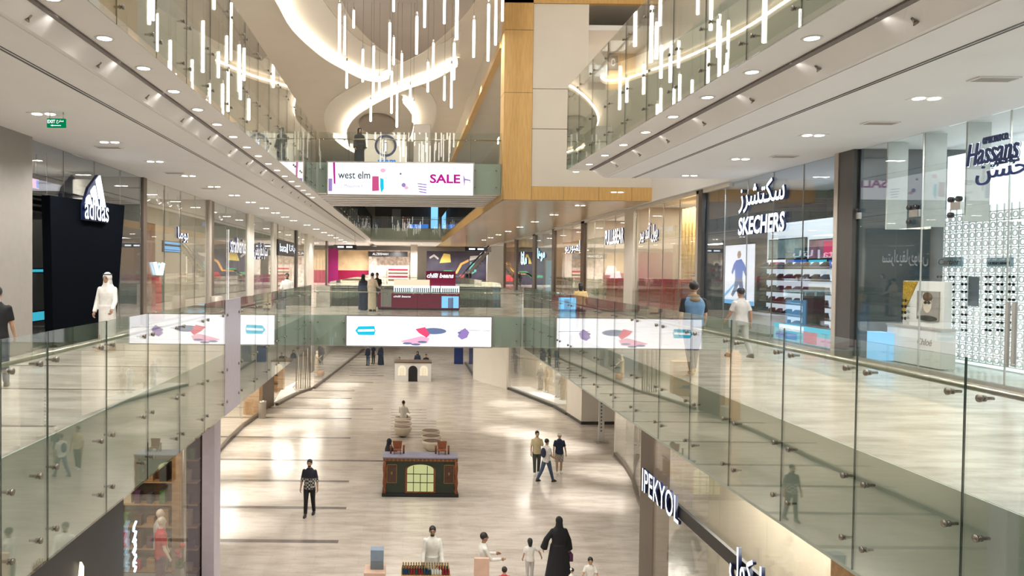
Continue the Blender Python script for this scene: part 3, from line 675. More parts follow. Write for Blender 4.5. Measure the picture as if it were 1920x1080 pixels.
screen(49, 91, 585, 601, XL - .6, E_CYAN, 'low cyan screen inside the window left of the portal')
screen(307, 339, 454, 472, XL - .5, M_LBLUE, 'wide blue screen hanging inside the second left window', marks=[(0, 1, .55, .75, M_BLACK), (0, 1, .12, .2, M_BLUE)])
X = XL + .05; t = thing('window_emblem', 'glowing bluish V emblem in the second left window', 'emblem', (X, 26, 1.4))
def yz2(px, py): p = onX(px, py, X); return (0, p.y - 26, p.z - 1.4)
MB().poly([yz2(*q) for q in ((287, 492), (292, 491), (297, 510), (303, 492), (308, 494), (304, 516), (293, 516))], (.03, 0, 0)).build('stroke', emis('pale_blue_glow', (.6, .85, 1), 2.2), t)
s = MB(); a = onX(294, 560, XL - .4); s.box(XL - .5, XL - .35, a.y - .25, a.y + .35, .002, onX(294, 520, XL - .4).z); one('banner', s, cloth('red_banner_cloth', (.45, .03, .03)), 'narrow red banner below the glowing V emblem', 'banner')
s = MB(); a = onX(280, 500, XL - .8); s.box(XL - .9, XL - .8, a.y - .8, a.y + .6, .002, 3.4); one('poster', s, mat('brown_photo_print', (.25, .14, .10), .5, noise=.6, scale=3), 'tall brown photographic poster behind the glowing V emblem', 'poster')
s = MB(); s.box(XL - 1.5, XL - 1.1, 26.6, 28.6, 0, 1.9); one('display_cabinet', s, mat('dark_green_cabinet', (.05, .09, .07), .5, noise=.3), 'dark green display block inside the second left window', 'display cabinet', bevel=.02)
s = MB(); s.lathe([(.36, 0), (.36, 4.4)], (XL - 1.3, 22.0, 0), 24); t_ = one('round_column', s, M_CREAM, 'round cream column lit from above beside the black portal', 'column')
spot('column_wash', (XL - .85, 22.1, CZ - .2), 180, 50, .6, .05)
sign_side('L', 'brand_sign', 'small glowing white Arabic sign high in the second left window', 331, 350, 2.75, .55, arabic('بوما'), E_SIGN)
sign_side('L', 'brand_sign', 'flourished white lettering over the third left window', 430, 459, 2.55, .75, 'stradivarius', E_SIGNW)
X = XL + .05; a = onX(429, 400, X); s = MB(); s.tube([(X, a.y, 0.1), (X, a.y, 3.6)], .012, 8); one('light_rod', s, E_SIGNW, 'thin vertical glowing rod at the start of the flourished lettering', 'light rod')
sign_side('L', 'brand_sign', 'white Arabic lettering over the fourth left window', 475, 500, 2.3, .95, arabic('ستراديفاريوس'), E_SIGNW)
X = XL + .2; a, b = onX(522, 430, X), onX(552, 430, X); t = thing('brand_sign', 'black box sign with white letters jutting over the left shopfronts', 'shop sign', (X, a.y, 2.65))
MB().box(-.15, 0, 0, b.y - a.y, 0, 1.0).build('box', M_BLACK, t)
letters('lettering', 'bata', (0.002, .4, .25), (0, 1, 0), (0, 0, 1), 2.6, .5, .03, E_SIGN, t); letters('lettering', arabic('باتا'), (0.002, 4.2, .25), (0, 1, 0), (0, 0, 1), 2.6, .55, .03, E_SIGN, t)
MB().box(0, .03, 3.4, 3.6, .2, .8).build('divider', E_SIGN, t)

# ---- right side
shopfront('R', 4.0, 16.4, 6, 'optician window of tall clear panes on the right', M_SHOPWH, depth=5.5, gm=G_SHOP, light=300, lc=(.88, .96, 1), part=mat('dark_teal_panel', (.03, .05, .06), .25, noise=.05))
column('R', 16.4, 16.95, M_DARKG, .1); column('R', 16.95, 17.1, M_BEIGEMET, .12)
shopfront('R', 17.1, 24.7, 5, 'dark glazed window of the shoe shop next to the optician', M_SHOPD, depth=4.0, gm=G_MALL, light=260, lc=(.9, .95, 1))
column('R', 24.7, 25.0, M_DARKG, .12); column('R', 25.0, 25.25, M_BEIGEMET, .1)
shopfront('R', 25.3, 32.1, 4, 'shop window under the white Arabic sign on the right', M_SHOPW, depth=3.2, light=330)
column('R', 32.1, 33.4, M_CREAM, .12)
shopfront('R', 33.4, 41, 4, 'shop window of the farther red cabinets, under white Latin capitals', M_SHOPW, depth=3.2, light=330)
column('R', 41, 41.8, M_BROWN, .1)
shopfront('R', 41.8, 49.3, 3, 'shop window with a bronze interior after the red cabinets', M_OAK, depth=3, light=300)
column('R', 49.3, 50, M_BRONZE, .1)
shopfront('R', 50, 56.5, 2, 'shop window with pale blue interior panels', M_SHOPG, depth=3, light=240, lc=(.8, .95, 1))
column('R', 56.5, 57.6, M_BRONZE, .1)
shopfront('R', 57.6, 66, 2, 'shop window with a dark interior, far on the right', M_SHOPD, depth=3, light=150)
column('R', 66, 67.2, M_BRONZE, .1)
shopfront('R', 67.2, 74, 2, 'last shop window on the right before the cream lobby wall', M_OAK, depth=3, light=250)
column('R', 74, 74.6, M_BRONZE, .1)
s = MB(); s.box(XR - .1, XR + .05, 22.7, 96, CZ - .14, CZ - .02); struct('trim_17', s, M_CREAM)
a, b = onY(913, 500, 88), onY(946, 500, 88); s = MB(); s.box(a.x, b.x + 4, 88, 88.5, 0, CZ - .02); struct('wall_front', s, M_CREAM)

def onside(px, py, X): return onX(px, py, X)
sign_side('R', 'brand_sign', 'glowing white Latin capitals over the shoe shop', 1388, 1475, 2.98, .52, 'SKECHERS', E_SIGN, bold=.03, shear=.1)
sign_side('R', 'brand_sign', 'glowing white Arabic lettering above the Latin capitals of the shoe shop', 1388, 1474, 3.62, .85, arabic('سكتشرز'), E_SIGN, bold=.012)
sign_side('R', 'brand_sign', 'white Latin capitals over the farther red cabinet window', 1137, 1172, 3.15, .72, 'PULL&BEAR', E_SIGNW, bold=.02)
sign_side('R', 'brand_sign', 'white Arabic lettering over the nearer red cabinet window', 1202, 1236, 3.05, .8, arabic('بول آند بير'), E_SIGNW, bold=.02)
sign_side('R', 'brand_sign', 'bluish Arabic lettering over the bronze interior window', 1062, 1091, 2.85, .75, arabic('إمبوريو'), E_SIGN)
sign_side('R', 'brand_sign', 'pale cyan stepped lettering over the pale blue window', 1010, 1024, 2.5, 1.0, arabic('موها'), E_CYAN and emis('pale_cyan_glow', (.55, .95, 1), 2.2), bold=.04)
sign_side('R', 'brand_sign', 'pale cyan lettering over the dark far window on the right', 979, 990, 2.3, 1.1, arabic('مانا'), MATS['pale_cyan_glow'], bold=.04)
# pull and bear: red cabinets, curtain, planter lamps
for i, (p0, p1, ptop, X) in enumerate([(1136, 1151, 522, XR + .45), (1157, 1171, 522, XR + .45), (1197, 1212, 523, XR + .1), (1218, 1238, 523, XR + .1), (1247, 1262, 524, XR + .1), (1265, 1275, 524, XR + .1)]):
    a, b = onX(p0, 560, X), onX(p1, 560, X); zt = onX(p0, ptop, X).z
    t = thing('red_cabinet', 'deep red studded cabinet in the right window, %s from the left' % ordn(i), 'cabinet', (X, b.y, .02), 0, 'red cabinets in the shop windows')
    MB().box(0, .45, 0, a.y - b.y, 0, zt).build('body', M_REDC, t, .015)
    r_ = MB()
    for k in range(5): MB().box(-.012, 0, .06, a.y - b.y - .06, .12 + k * zt / 5.2, .14 + k * zt / 5.2).build('gold_band', M_OAK, t)
for i, (p0, p1) in enumerate(((1110, 1135), (1193, 1212), (1214, 1240))):
    X = XR + 1.6; a, b = onX(p0, 500, X), onX(p1, 500, X); R_ = []
    mb = MB(); n = 40
    prof = [(X + .05 * math.sin(k * 1.3), b.y + (a.y - b.y) * k / n) for k in range(n + 1)]
    vs = [(x, y, .002) for x, y in prof] + [(x, y, 3.3) for x, y in prof] + [(x + .02, y, .002) for x, y in prof] + [(x + .02, y, 3.3) for x, y in prof]; m1 = n + 1
    fs = [(k, k + 1, m1 + k + 1, m1 + k) for k in range(n)] + [(2 * m1 + k + 1, 2 * m1 + k, 3 * m1 + k, 3 * m1 + k + 1) for k in range(n)]
    mb.add(vs, fs, 0, True); one('curtain', mb, cloth('grey_green_curtain', (.42, .44, .36)), 'pleated grey-green curtain behind the red cabinets, %s from the left' % ordn(i), 'curtain', 'curtains behind the red cabinets')
for i, (px, py, w_, lab) in enumerate([(1154, 518, 10, 'tall pale lampshade above the red cabinets'), (1146, 508, 8, 'second pale lampshade set higher above the red cabinets')]):
    X = XR + 1.2 if i < 2 else XR + .9; p = onX(px, py, X)
    t = thing('table_lamp', lab, 'lamp', (p.x, p.y, 0))
    MB().lathe([(.34, p.z - .22), (.2, p.z + .28), (.18, p.z + .28), (.32, p.z - .22)], (0, 0, 0), 20).build('lamp_shade', E_SIGNW, t)
    MB().lathe([(.2, 0), (.2, .05), (.03, .1), (.03, p.z - .2)], (0, 0, 0), 14).build('base', M_STEEL, t)
def plant(px, X, label, h=1.7):
    p = onX(px, 560, X); t = thing('potted_plant', label, 'plant', (X, p.y, .01))
    MB().lathe([(.2, 0), (.28, .4), (.26, .42), (.1, .4)], (0, 0, 0), 16).build('pot', M_SHOPG, t)
    f = MB(); rr = random.Random(px)
    for k in range(60):
        a_ = rr.uniform(0, 2 * PI); e = rr.uniform(.2, 1.2); L_ = rr.uniform(.35, .6) * (h - .4); p1 = Vector((math.cos(a_) * math.cos(e), math.sin(a_) * math.cos(e), math.sin(e) + .5)).normalized()
        side = Vector((-math.sin(a_), math.cos(a_), 0)) * .05; base = Vector((0, 0, .42)); mid = base + p1 * L_ * .6; tip = base + p1 * L_ + Vector((0, 0, -.15))
        f.add([base, mid + side, tip, mid - side, mid + Vector((0, 0, -.012))], [(0, 1, 2), (0, 2, 3), (0, 4, 1), (0, 3, 4), (1, 4, 2), (4, 3, 2)], 0, True)
    f.build('foliage', M_GREEN, t); return t
plant(1125, XR + .5, 'leafy green plant in the window left of the red cabinets'); pass
# ceiling-hung light rail and gold tube lamp inside
for i, (px, mt_) in enumerate(((1282, M_OAK), (1268, M_OAK))):
    pass
X = XR + 1.2; a, b = onX(1300, 450, X), onX(1278, 450, X); s = MB()
for k in range(8): s.tube([(X + .3 * (k % 2), a.y + (b.y - a.y) * k / 7, .002), (X + .3 * (k % 2), a.y + (b.y - a.y) * k / 7, 4.4)], .06, 8)
one('bamboo_screen', s, wood('bamboo', (.55, .38, .12), (.42, .27, .08)), 'screen of golden bamboo poles at the near end of the red cabinet window', 'screen')
# bronze interior: backlit goods
s = MB(); a, b = onX(1092, 470, XR + .8), onX(1063, 470, XR + .8); s.box(XR + .8, XR + .9, a.y, b.y, .002, 2.9); one('display_wall', s, mat('glittering_bronze_display', (.62, .50, .36), .3, .3, noise=.7, scale=8), 'glittering bronze display wall behind the far right window', 'display wall')
s = MB(); 
a, b = onX(1038, 500, XR + .7), onX(1008, 500, XR + .7); s.box(XR + .7, XR + .8, a.y, min(b.y, 56.3), .002, 2.6); one('blue_panel', s, emis('pale_blue_panel', (.35, .72, .85), .8), 'pale blue glowing wall panel in a far right window', 'panel')

# ---- shoe shop
X = XR + .55
screen(1360, 1415, 459, 571, XR + .35, E_SCREEN, 'tall bright poster screen with a striding figure in blue, in the shoe shop window', 'poster screen',
       marks=[(.0, 1.0, .0, .07, M_LBLUE)])
pq = COL.objects[-1].parent if COL.objects[-1].parent else None
pa_, pb_ = onX(1360, 515, XR + .35), onX(1415, 515, XR + .35); pW = pa_.y - pb_.y; pH = onX(1387, 459, XR + .35).z - onX(1387, 571, XR + .35).z
def pfig(nm, pts_, mt_, d_=.016): MB().poly([(-d_, (1 - u) * pW, v * pH) for u, v in pts_], (-.003, 0, 0)).build(nm, mt_, pq)
pfig('printed_shirt', [(.40, .74), (.58, .76), (.70, .66), (.78, .50), (.72, .48), (.64, .58), (.62, .44), (.38, .44), (.36, .60), (.28, .50), (.24, .54), (.32, .68)], M_BLUE)
pfig('printed_trousers', [(.38, .44), (.62, .44), (.66, .28), (.74, .12), (.66, .10), (.54, .26), (.50, .34), (.42, .22), (.30, .12), (.24, .16), (.34, .28)], E_SLATE)
pfig('printed_head', [(.46, .77), (.54, .78), (.57, .84), (.53, .90), (.46, .89), (.43, .83)], mat('printed_skin_tone', (.5, .3, .2), .5, emit=(.5, .3, .2), strength=.4))
pfig('printed_track', [(.0, .10), (.0, .16), (.6, .50), (.6, .46)], M_LBLUE, .014)
XS = XR + 1.6
def shelfpt(px, py): return onX(px, py, XS)
ya, yb = shelfpt(1578, 500).y, shelfpt(1438, 500).y
ztop = shelfpt(1440, 422).z
t = thing('shoe_shelving', 'white shelf wall of the shoe shop', 'shelving', (XS, ya - 1.5, 0))
MB().box(0, .12, 0, yb - ya + 1.5, 0, ztop).build('back_panel', mat('white_glow_laminate', (.75, .78, .78), .4, noise=.02, emit=(.9, .97, 1), strength=.9), t)  # emission added so the white backing looks brighter
SH = []
for k, py in enumerate((503, 525, 548, 570, 592, 612)):
    z = shelfpt(1500, py).z; SH.append(z); MB().box(-.32, 0, 0, yb - ya + 1.5, z - .025, z).build('shelf', M_STEEL, t)
    MB().box(-.06, 0, .02, yb - ya + 1.48, z + .02, z + .05).build('light_strip', E_DAY, t) if k < 2 else None
screen(1442, 1509, 449, 484, XS - .062, mat('green_photo_print', (.25, .36, .34), .4, noise=.8, scale=2, emit=(.4, .6, .6), strength=.3), 'wide advert panel of green and white photography over the shoe shelves')
screen(1518, 1590, 449, 484, XS - .062, mat('red_blue_photo_print', (.35, .16, .22), .4, noise=.9, scale=1.5, emit=(.5, .3, .4), strength=.3), 'wide advert panel of red and blue photography over the shoe shelves', marks=[(.35, .6, .1, .9, E_RED), (.0, .35, .55, .9, E_TEAL)])
for i, (a, b, m_) in enumerate(((1440, 1473, E_SCREEN), (1477, 1512, M_BLUE), (1517, 1550, E_CYAN), (1555, 1590, M_BLUE))):
    screen(a, b, 487, 500, XS - .062, m_, 'small lit brand panel above the shoe shelves, %s from the left' % ordn(i), 'panel', marks=[(.15, .85, .35, .65, E_RED if i == 0 else E_SCREEN)])
def make_shoe():
    t = thing('sneaker', 'x', 'shoe')
    MB().rings([ring((0, 0, 0), .045, .14, 14), ring((0, 0, .03), .05, .15, 14)]).build('sole', C_SHOEW_, t)
    MB().rings([ring((0, 0, .03), .047, .145, 14), ring((0, .0, .06), .045, .135, 14), ring((0, -.04, .10), .036, .085, 14), ring((0, -.065, .13), .032, .055, 14)]).build('upper', UPM, t)
    MB().tube([(0, .05, .085), (0, -.0, .115)], .02, 8).build('laces', M_WHITE, t)
    return t
C_SHOEW_ = mat('white_rubber', (.7, .7, .7), .5); cols = [mat('black_mesh_fabric', (.03, .03, .035), .7), mat('grey_mesh_fabric', (.22, .22, .23), .7), mat('brown_suede', (.20, .11, .06), .8), mat('navy_mesh_fabric', (.04, .06, .14), .7)]
protos = []
for UPM in cols: q = make_shoe(); protos.append((q, list(q.children)))
cnt = 0
for r_, z in enumerate(SH):
    for c_ in range(8):
        q, kk = protos[cnt % 4] if cnt < 4 else protos[(r_ * 3 + c_ * 5) % 4]
        y = ya + .45 + c_ * (yb - ya - .7) / 7
        lab = 'sneaker on shelf row %s from the top, %s from the right' % (ordn(r_), ordn(c_)); loc = (XS - .2, y, z + .002)
        if cnt < 4: o = q; o.location = loc; o['label'] = lab; o.rotation_euler = (0, 0, .1)
        else: o = copy_fast(q, kk, loc, .1 + .15 * ((c_ * 7 + r_) % 3), lab)
        o['group'] = 'sneakers on the shelf wall'; o.scale = (1.35,) * 3; cnt += 1
s = MB(); a = onX(1523, 560, XR + .9); s.box(XR + .8, XR + 1.1, a.y - .25, a.y + .3, 0, onX(1523, 538, XR + .9).z); one('display_plinth', s, M_BLACK, 'tall black plinth before the shoe shelves', 'plinth', bevel=.01)
X = XR + .6; a, b = onX(1366, 600, X), onX(1438, 600, X); t = thing('counter', 'white counter inside the shoe shop near the walking cap wearer', 'counter', (X, b.y, 0)); zt = onX(1400, 586, X).z
MB().box(0, .6, 0, a.y - b.y, .08, zt).build('body', M_WHITE, t, .01); MB().box(.04, .56, .04, a.y - b.y - .04, 0, .08).build('plinth', M_DARKG, t)
X = XR + .25; a, b = onX(1452, 640, X), onX(1575, 640, X); t = thing('floor_screen', 'low sloping bright screen with cyan and pink picture in the shoe shop window', 'screen', (X, b.y, 0)); Lw = a.y - b.y
MB().box(0, .5, 0, Lw, 0, .5).build('base', M_DARKG, t); MB().box(-.03, 0, 0, Lw, .08, .52).build('picture', E_CYAN, t)
for (u0, u1, v0, v1, m_) in ((.05, .35, .1, .3, E_PINK), (.3, .5, .1, .4, E_RED), (.6, .95, .12, .3, M_BLUE), (.5, .9, .35, .5, E_SCREEN)): MB().box(-.036, -.03, u0 * Lw, u1 * Lw, v0, v1).build('picture_motif', m_, t)
X = XR + .25; a, b = onX(1623, 640, X), onX(1650, 640, X); s = MB(); s.box(X, X + .3, b.y, a.y, 0.02, .62); one('small_screen', s, M_LBLUE, 'small light blue screen right of the dark pillar', 'screen')

# ---- optician
XB = XR + 1.75                                   # the glowing lattice wall
ya, yb = onX(1765, 560, XB).y, 5.0
t = thing('lattice_wall', 'white backlit lattice display wall of the optician', 'display wall', (XB, yb, 0))
MB().box(.06, .12, 0, ya - yb, 0.02, CZ - .2).build('backlight', E_DAY, t)
lt = MB(); st = .18; ny = int((ya - yb) / st); nz = int(2.9 / st)
for i in range(ny + 1): lt.box(0, .03, i * st - .008, i * st + .008, .1, 3.3)
for j in range(nz + 2): lt.box(0, .03, 0, ya - yb, .1 + j * st - .008, .1 + j * st + .008)
for i in range(ny):
    for j in range(nz + 1):
        c_ = (i * st + st / 2, .1 + j * st + st / 2); k = 10
        R_ = [[(.0 + xx, c_[0] + rr_ * math.cos(2 * PI * q / k), c_[1] + rr_ * math.sin(2 * PI * q / k)) for q in range(k)] for xx, rr_ in ((0, .066), (.025, .066), (.025, .050), (0, .050))]
        lt.rings(R_, smooth=False, closed=True)
lt.build('lattice', M_WHITE, t)
def eyewear():
    t = thing('pair_of_sunglasses', 'x', 'sunglasses')
    for sy in (-.045, .045): MB().tube([(0, sy, 0), (-.008, sy, 0)], .034, 12).build('lens', M_BLACKGL, t)
    MB().tube([(-.004, -.02, .008), (-.004, .02, .008)], .005, 6).build('bridge', M_BLACK, t)
    for sy in (-.075, .075): MB().tube([(0, sy, .01), (.11, sy, .005)], .004, 6).build('temple', M_BLACK, t)
    return t
EG = eyewear(); EGK = list(EG.children); first = True
for bank, (c0, lab) in enumerate((((1762, 1785, 1808), 'under the script plate'), ((1853, 1875, 1897), 'under the second plate'))):
    for r_, py in enumerate((519, 533, 547, 562, 576, 590, 605, 619)):
        for c_, px in enumerate(c0):
            p = onX(px, py, XB - .1); l_ = 'sunglasses %s, %s row down, %s across' % (lab, ordn(r_), ordn(c_))
            if first: o = EG; o.location = p; o['label'] = l_; first = False
            else: o = copy_fast(EG, EGK, p, 0, l_)
            o['group'] = 'sunglasses on the lattice wall'; o.scale = (1, 1.1, .8)
EGs = EG
for i, (p0, p1, body, lab) in enumerate(((1757, 1803, 'Cartier', 'grey-blue plate with flowing script on the lattice wall'), (1850, 1897, 'GIORGIO ARMANI', 'grey-blue plate with small capitals on the lattice wall'))):
    X = XB - .042; a, b = onX(p0, 492, X), onX(p1, 492, X); z1, z0 = onX(p0, 483, X).z, onX(p0, 500, X).z
    t = thing('name_plate', lab, 'name plate', (X, b.y, z0)); MB().box(0, .04, 0, a.y - b.y, 0, z1 - z0).build('plate', mat('blue_grey_acrylic', (.25, .38, .45), .3), t)
    letters('lettering', body, (-.002, a.y - b.y - .05, .04), (0, -1, 0), (0, 0, 1), a.y - b.y - .1, (z1 - z0) * (.65 if i == 0 else .3), .008, M_BLACK, t, shear=.2 if i == 0 else 0)
X = XB - .032; a, b = onX(1815, 550, X), onX(1833, 550, X); s = MB(); s.box(X, X + .03, b.y, a.y, onX(1824, 574, X).z, onX(1824, 519, X).z); one('mirror_panel', s, M_GREYB, 'dark blue narrow picture panel between the two banks of sunglasses', 'panel')
# white display stand with portrait poster
X = XR + .55
def A_(px, py): return onX(px, py, X)
t = thing('display_stand', 'white sunglasses stand with a portrait poster and a gold corner', 'display stand', (X, A_(1765, 600).y, 0)); by = t.location.y
y_l, y_r = A_(1688, 600).y - by, 0
z1, zm, zb = A_(1720, 527).z, A_(1720, 612).z, 0.02
MB().box(0, .3, 0, y_l + .42, zb, zm - .03).build('base_cabinet', M_WHITE, t, .008); MB().box(-.03, .3, -.03, y_l + .42, zm - .03, zm).build('ledge', M_BEIGEMET, t)
MB().box(.05, .2, 0, y_l, zm, z1).build('back_board', M_WHITE, t, .005)
MB().poly([(.04, y_l, z1 - .01), (.04, y_l - .45, z1 - .01), (.04, y_l, z1 - .75)], (.01, 0, 0)).build('gold_corner', mat('gold_glitter', (.65, .40, .04), .4, .5, noise=.5, scale=40), t)
py0, py1 = A_(1717, 570).y - by, A_(1758, 570).y - by; pz1, pz0 = A_(1737, 546).z, A_(1737, 600).z
ps = MB().box(.02, .05, py1, py0, pz0, pz1).build('poster', mat('grey_portrait_ground', (.30, .27, .26), .5, noise=.1), t)
W_, H_ = py0 - py1, pz1 - pz0; cyy = (py0 + py1) / 2
def blob(nm, cy_, cz_, ry, rz, mt_, x=.018): MB().rings([[(x, cy_ + ry * math.cos(a_), cz_ + rz * math.sin(a_)) for a_ in [2 * PI * i / 18 for i in range(18)]], [(x + .004, cy_ + ry * math.cos(a_), cz_ + rz * math.sin(a_)) for a_ in [2 * PI * i / 18 for i in range(18)]]], smooth=False).build(nm, mt_, ps)
blob('printed_shoulders', cyy, pz0 + H_ * .06, W_ * .46, H_ * .10, C_BLK2 if 'C_BLK2' in globals() else M_BLACK, .017); blob('printed_face', cyy, pz0 + H_ * .52, W_ * .19, H_ * .27, MANN, .015); blob('printed_hair', cyy, pz0 + H_ * .80, W_ * .22, H_ * .16, M_BROWN, .013)
for sg in (-1, 1): blob('printed_lens', cyy + sg * W_ * .08, pz0 + H_ * .60, W_ * .075, H_ * .05, M_BLACK, .011)
MB().poly([(.016, cyy + W_ * .45, pz0 + H_ * .15), (.016, cyy + W_ * .36, pz0 + H_ * .12), (.016, cyy + W_ * .08, pz0 + H_ * .88), (.016, cyy + W_ * .2, pz0 + H_ * .95)], (.003, 0, 0)).build('printed_arm', MANN, ps)
letters('brand_word', 'Chloé', (-.002, y_l * .55, zm * .55), (0, -1, 0), (0, 0, 1), .42, .14, .004, M_BEIGEMET, t, shear=.3)
for i in range(4):
    p = A_(1690, 563 + i * 11); o = copy_fast(EGs, EGK, (X - .02, y_l + by - .14, p.z), 0, 'sunglasses on the side of the white stand, %s from the top' % ordn(i)); o['group'] = 'sunglasses on the white stand'
    o.scale = (1, 1, 1)
# glass fins, clamps, long door handles
for i, (px, pyb) in enumerate(((1664, 430), (1733, 425), (1812, 415))):
    X = XR + .04; p = onX(px, 300, X); zb_ = onX(px, pyb, X).z; s = MB(); s.box(X, X + .42, p.y - .02, p.y + .02, zb_, CZ - .03); one('glass_fin', s, M_BEIGEMET if 0 else mat('frosted_fin', (.52, .55, .52), .3), 'hanging stiffening fin at the top of the optician window, %s from the left' % ordn(i), 'fin', 'fins of the optician window')
for i, (px, py) in enumerate(((1793, 386), (1714, 400), (1605, 405))):
    X = XR - .03; p = onX(px, py, X); t = thing('patch_fitting', 'steel glass clamp on the right shopfront, %s from the near end' % ordn(i), 'glass clamp', (X, p.y, p.z), 0, 'glass clamps on the right shopfront')
    MB().box(-.02, .05, -.12, .12, -.07, .07).build('plate', M_STEEL, t)
    for (dy, dz_) in ((.11, .12), (-.08, .12), (.11, -.16)): MB().tube([(-.05, dy, dz_), (.02, dy, dz_)], .05, 12).build('knob', M_BLACK, t)
for i, px in enumerate((1889, 1902)):
    X = XR - .08; p = onX(px, 600, X); z1, z0 = onX(px, 566, X).z, onX(px, 688, X).z
    t = thing('door_pull', 'long vertical steel door pull of the optician, %s one' % ('left' if i == 0 else 'right'), 'door pull', (X, p.y, z0), 0, 'optician door pulls')
    MB().box(-.02, .02, -.03, .03, 0, z1 - z0).build('bar', M_SHOPG, t)
    for zz in (.12, z1 - z0 - .15): MB().box(.02, .07, -.02, .02, zz, zz + .05).build('bracket', M_STEEL, t)
# optician lettering: blue outlined letters
X = XR - .045
def osign(p0, p1, ptop, pbot, body, mt_, label, bold=0, **k):
    a, b = onX(p0, (ptop + pbot) / 2, X), onX(p1, (ptop + pbot) / 2, X); zt, zb_ = onX((p0 + p1) / 2, ptop, X).z, onX((p0 + p1) / 2, pbot, X).z
    t = thing('brand_sign', label, 'shop sign', (X, a.y, zb_))
    letters('lettering', body, (0, 0, 0), (0, -1, 0), (0, 0, 1), a.y - b.y, zt - zb_, .03, mt_, t, bold=bold, **k)
    return t
M_NAVYS = mat('navy_blue_letter', (.015, .03, .16), .3); E_EDGE = emis('letter_halo', (.8, .88, 1), 1.5)
t = osign(1815, 1912, 262, 304, 'Hassans', M_NAVYS, 'large slanted blue Latin word on the optician glass', shear=.25)
a = t; letters('halo', 'Hassans', (.02, .012, -.015), (0, -1, 0), (0, 0, 1), (onX(1815, 283, X).y - onX(1912, 283, X).y) + .02, onX(1860, 262, X).z - onX(1860, 304, X).z + .03, .012, E_EDGE, t, bold=.02, shear=.25)
osign(1845, 1893, 253, 266, 'OPTICIAN CO.', M_NAVYS, 'small OPTICIAN CO. lettering above the large blue word', bold=.01)
osign(1860, 1912, 296, 312, arabic('شركة النظاراتي'), M_NAVYS, 'small blue Arabic line between the two large words')
osign(1832, 1930, 305, 342, arabic('حسن'), M_NAVYS, 'large blue Arabic word on the optician glass')
osign(1608, 1660, 436, 455, 'pull amaze', E_GREYP, 'faint silvery script on the dark glass beyond the pillar', shear=.3) if 0 else None

# ---- far lobby on the first floor
YW = 92
def fx(px): return onY(px, 500, YW).x
def fz(py): return onY(760, py, YW).z
s = MB(); s.box(fx(604) - 3, fx(634), YW, YW + .3, 0, fz(468)); one('wall_panel', s, M_MAG, 'magenta wall panel at the far left of the lobby', 'wall panel')
s = MB(); s.box(fx(634), fx(692), YW, YW + .3, fz(508), fz(470)); one('wall_board', s, M_ORANGE, 'large sandy gold picture board on the far wall', 'picture board')
s = MB(); s.box(fx(634), fx(692), YW, YW + .3, 0, fz(508)); one('wall_panel', s, M_MAR, 'maroon wall below the sandy picture board', 'wall panel')
for i, (px, py) in enumerate(((647, 463), (893, 467))):
    Y_ = 60; p = onY(px, py, Y_); t = thing('hanging_sign', 'black hanging direction sign, the %s one' % ('left' if i == 0 else 'right'), 'hanging sign', (p.x, Y_, p.z), 0, 'direction signs')
    MB().box(-.92, .92, -.06, .06, -.17, .17).build('box', M_BLACK, t)
    for x_ in (-.8, .8): MB().tube([(x_, 0, .17), (x_, 0, CZ - .03 - p.z)], .015, 6).build('rod', M_STEEL, t)
    for x_, w_ in ((-.6, .5), (.1, .5)): MB().box(x_, x_ + w_, -.066, -.06, -.06, .06).build('lettering', E_SIGN, t)
t = thing('brand_sign', 'long black sign board over the far shop of the lobby', 'shop sign', (fx(692), YW - 2, fz(482)))
MB().box(0, fx(764) - fx(692), 0, .3, 0, .62).build('board', M_BLACK, t); letters('lettering', 'ALZEISHAH', (.5, -.002, .16), (1, 0, 0), (0, 0, 1), 1.9, .3, .03, E_SIGNW, t)
s = MB(); s.box(fx(692), fx(768), YW - .5, YW - .3, 0, fz(470)); one('display_wall', s, mat('pale_shop_display', (.62, .52, .46), .5, noise=.5, scale=3), 'pale display wall of the far shop under the black sign board', 'display wall')
t = thing('goods_shelf', 'far shelf of dark bottles and boxes under the sign board', 'shelf', (fx(727), YW - 1, 0))
MB().box(0, 2.6, 0, .3, 0, 1.9).build('rack', M_SHOPW, t)
rr = random.Random(3)
for k in range(4): MB().box(.1, 2.5, -.04, 0, .35 + k * .42, .55 + k * .42).build('row_of_goods', M_MAR if k % 2 else M_BROWN, t)
s = MB(); s.box(fx(769), fx(781), YW - 6, YW - 5.3, 0, CZ - .03); struct('pillar', s, M_GREYB if 0 else M_BEIGEMET)
t = thing('mural', 'colourful abstract mural of bands and shapes on the far wall', 'mural', (fx(800), YW, 0)); W_ = fx(912) - fx(800); Zt = fz(470)
MB().box(0, W_, 0, .3, 0, Zt).build('board', mat('dark_mural_ground', (.035, .03, .055), .5, noise=.4, scale=1), t)
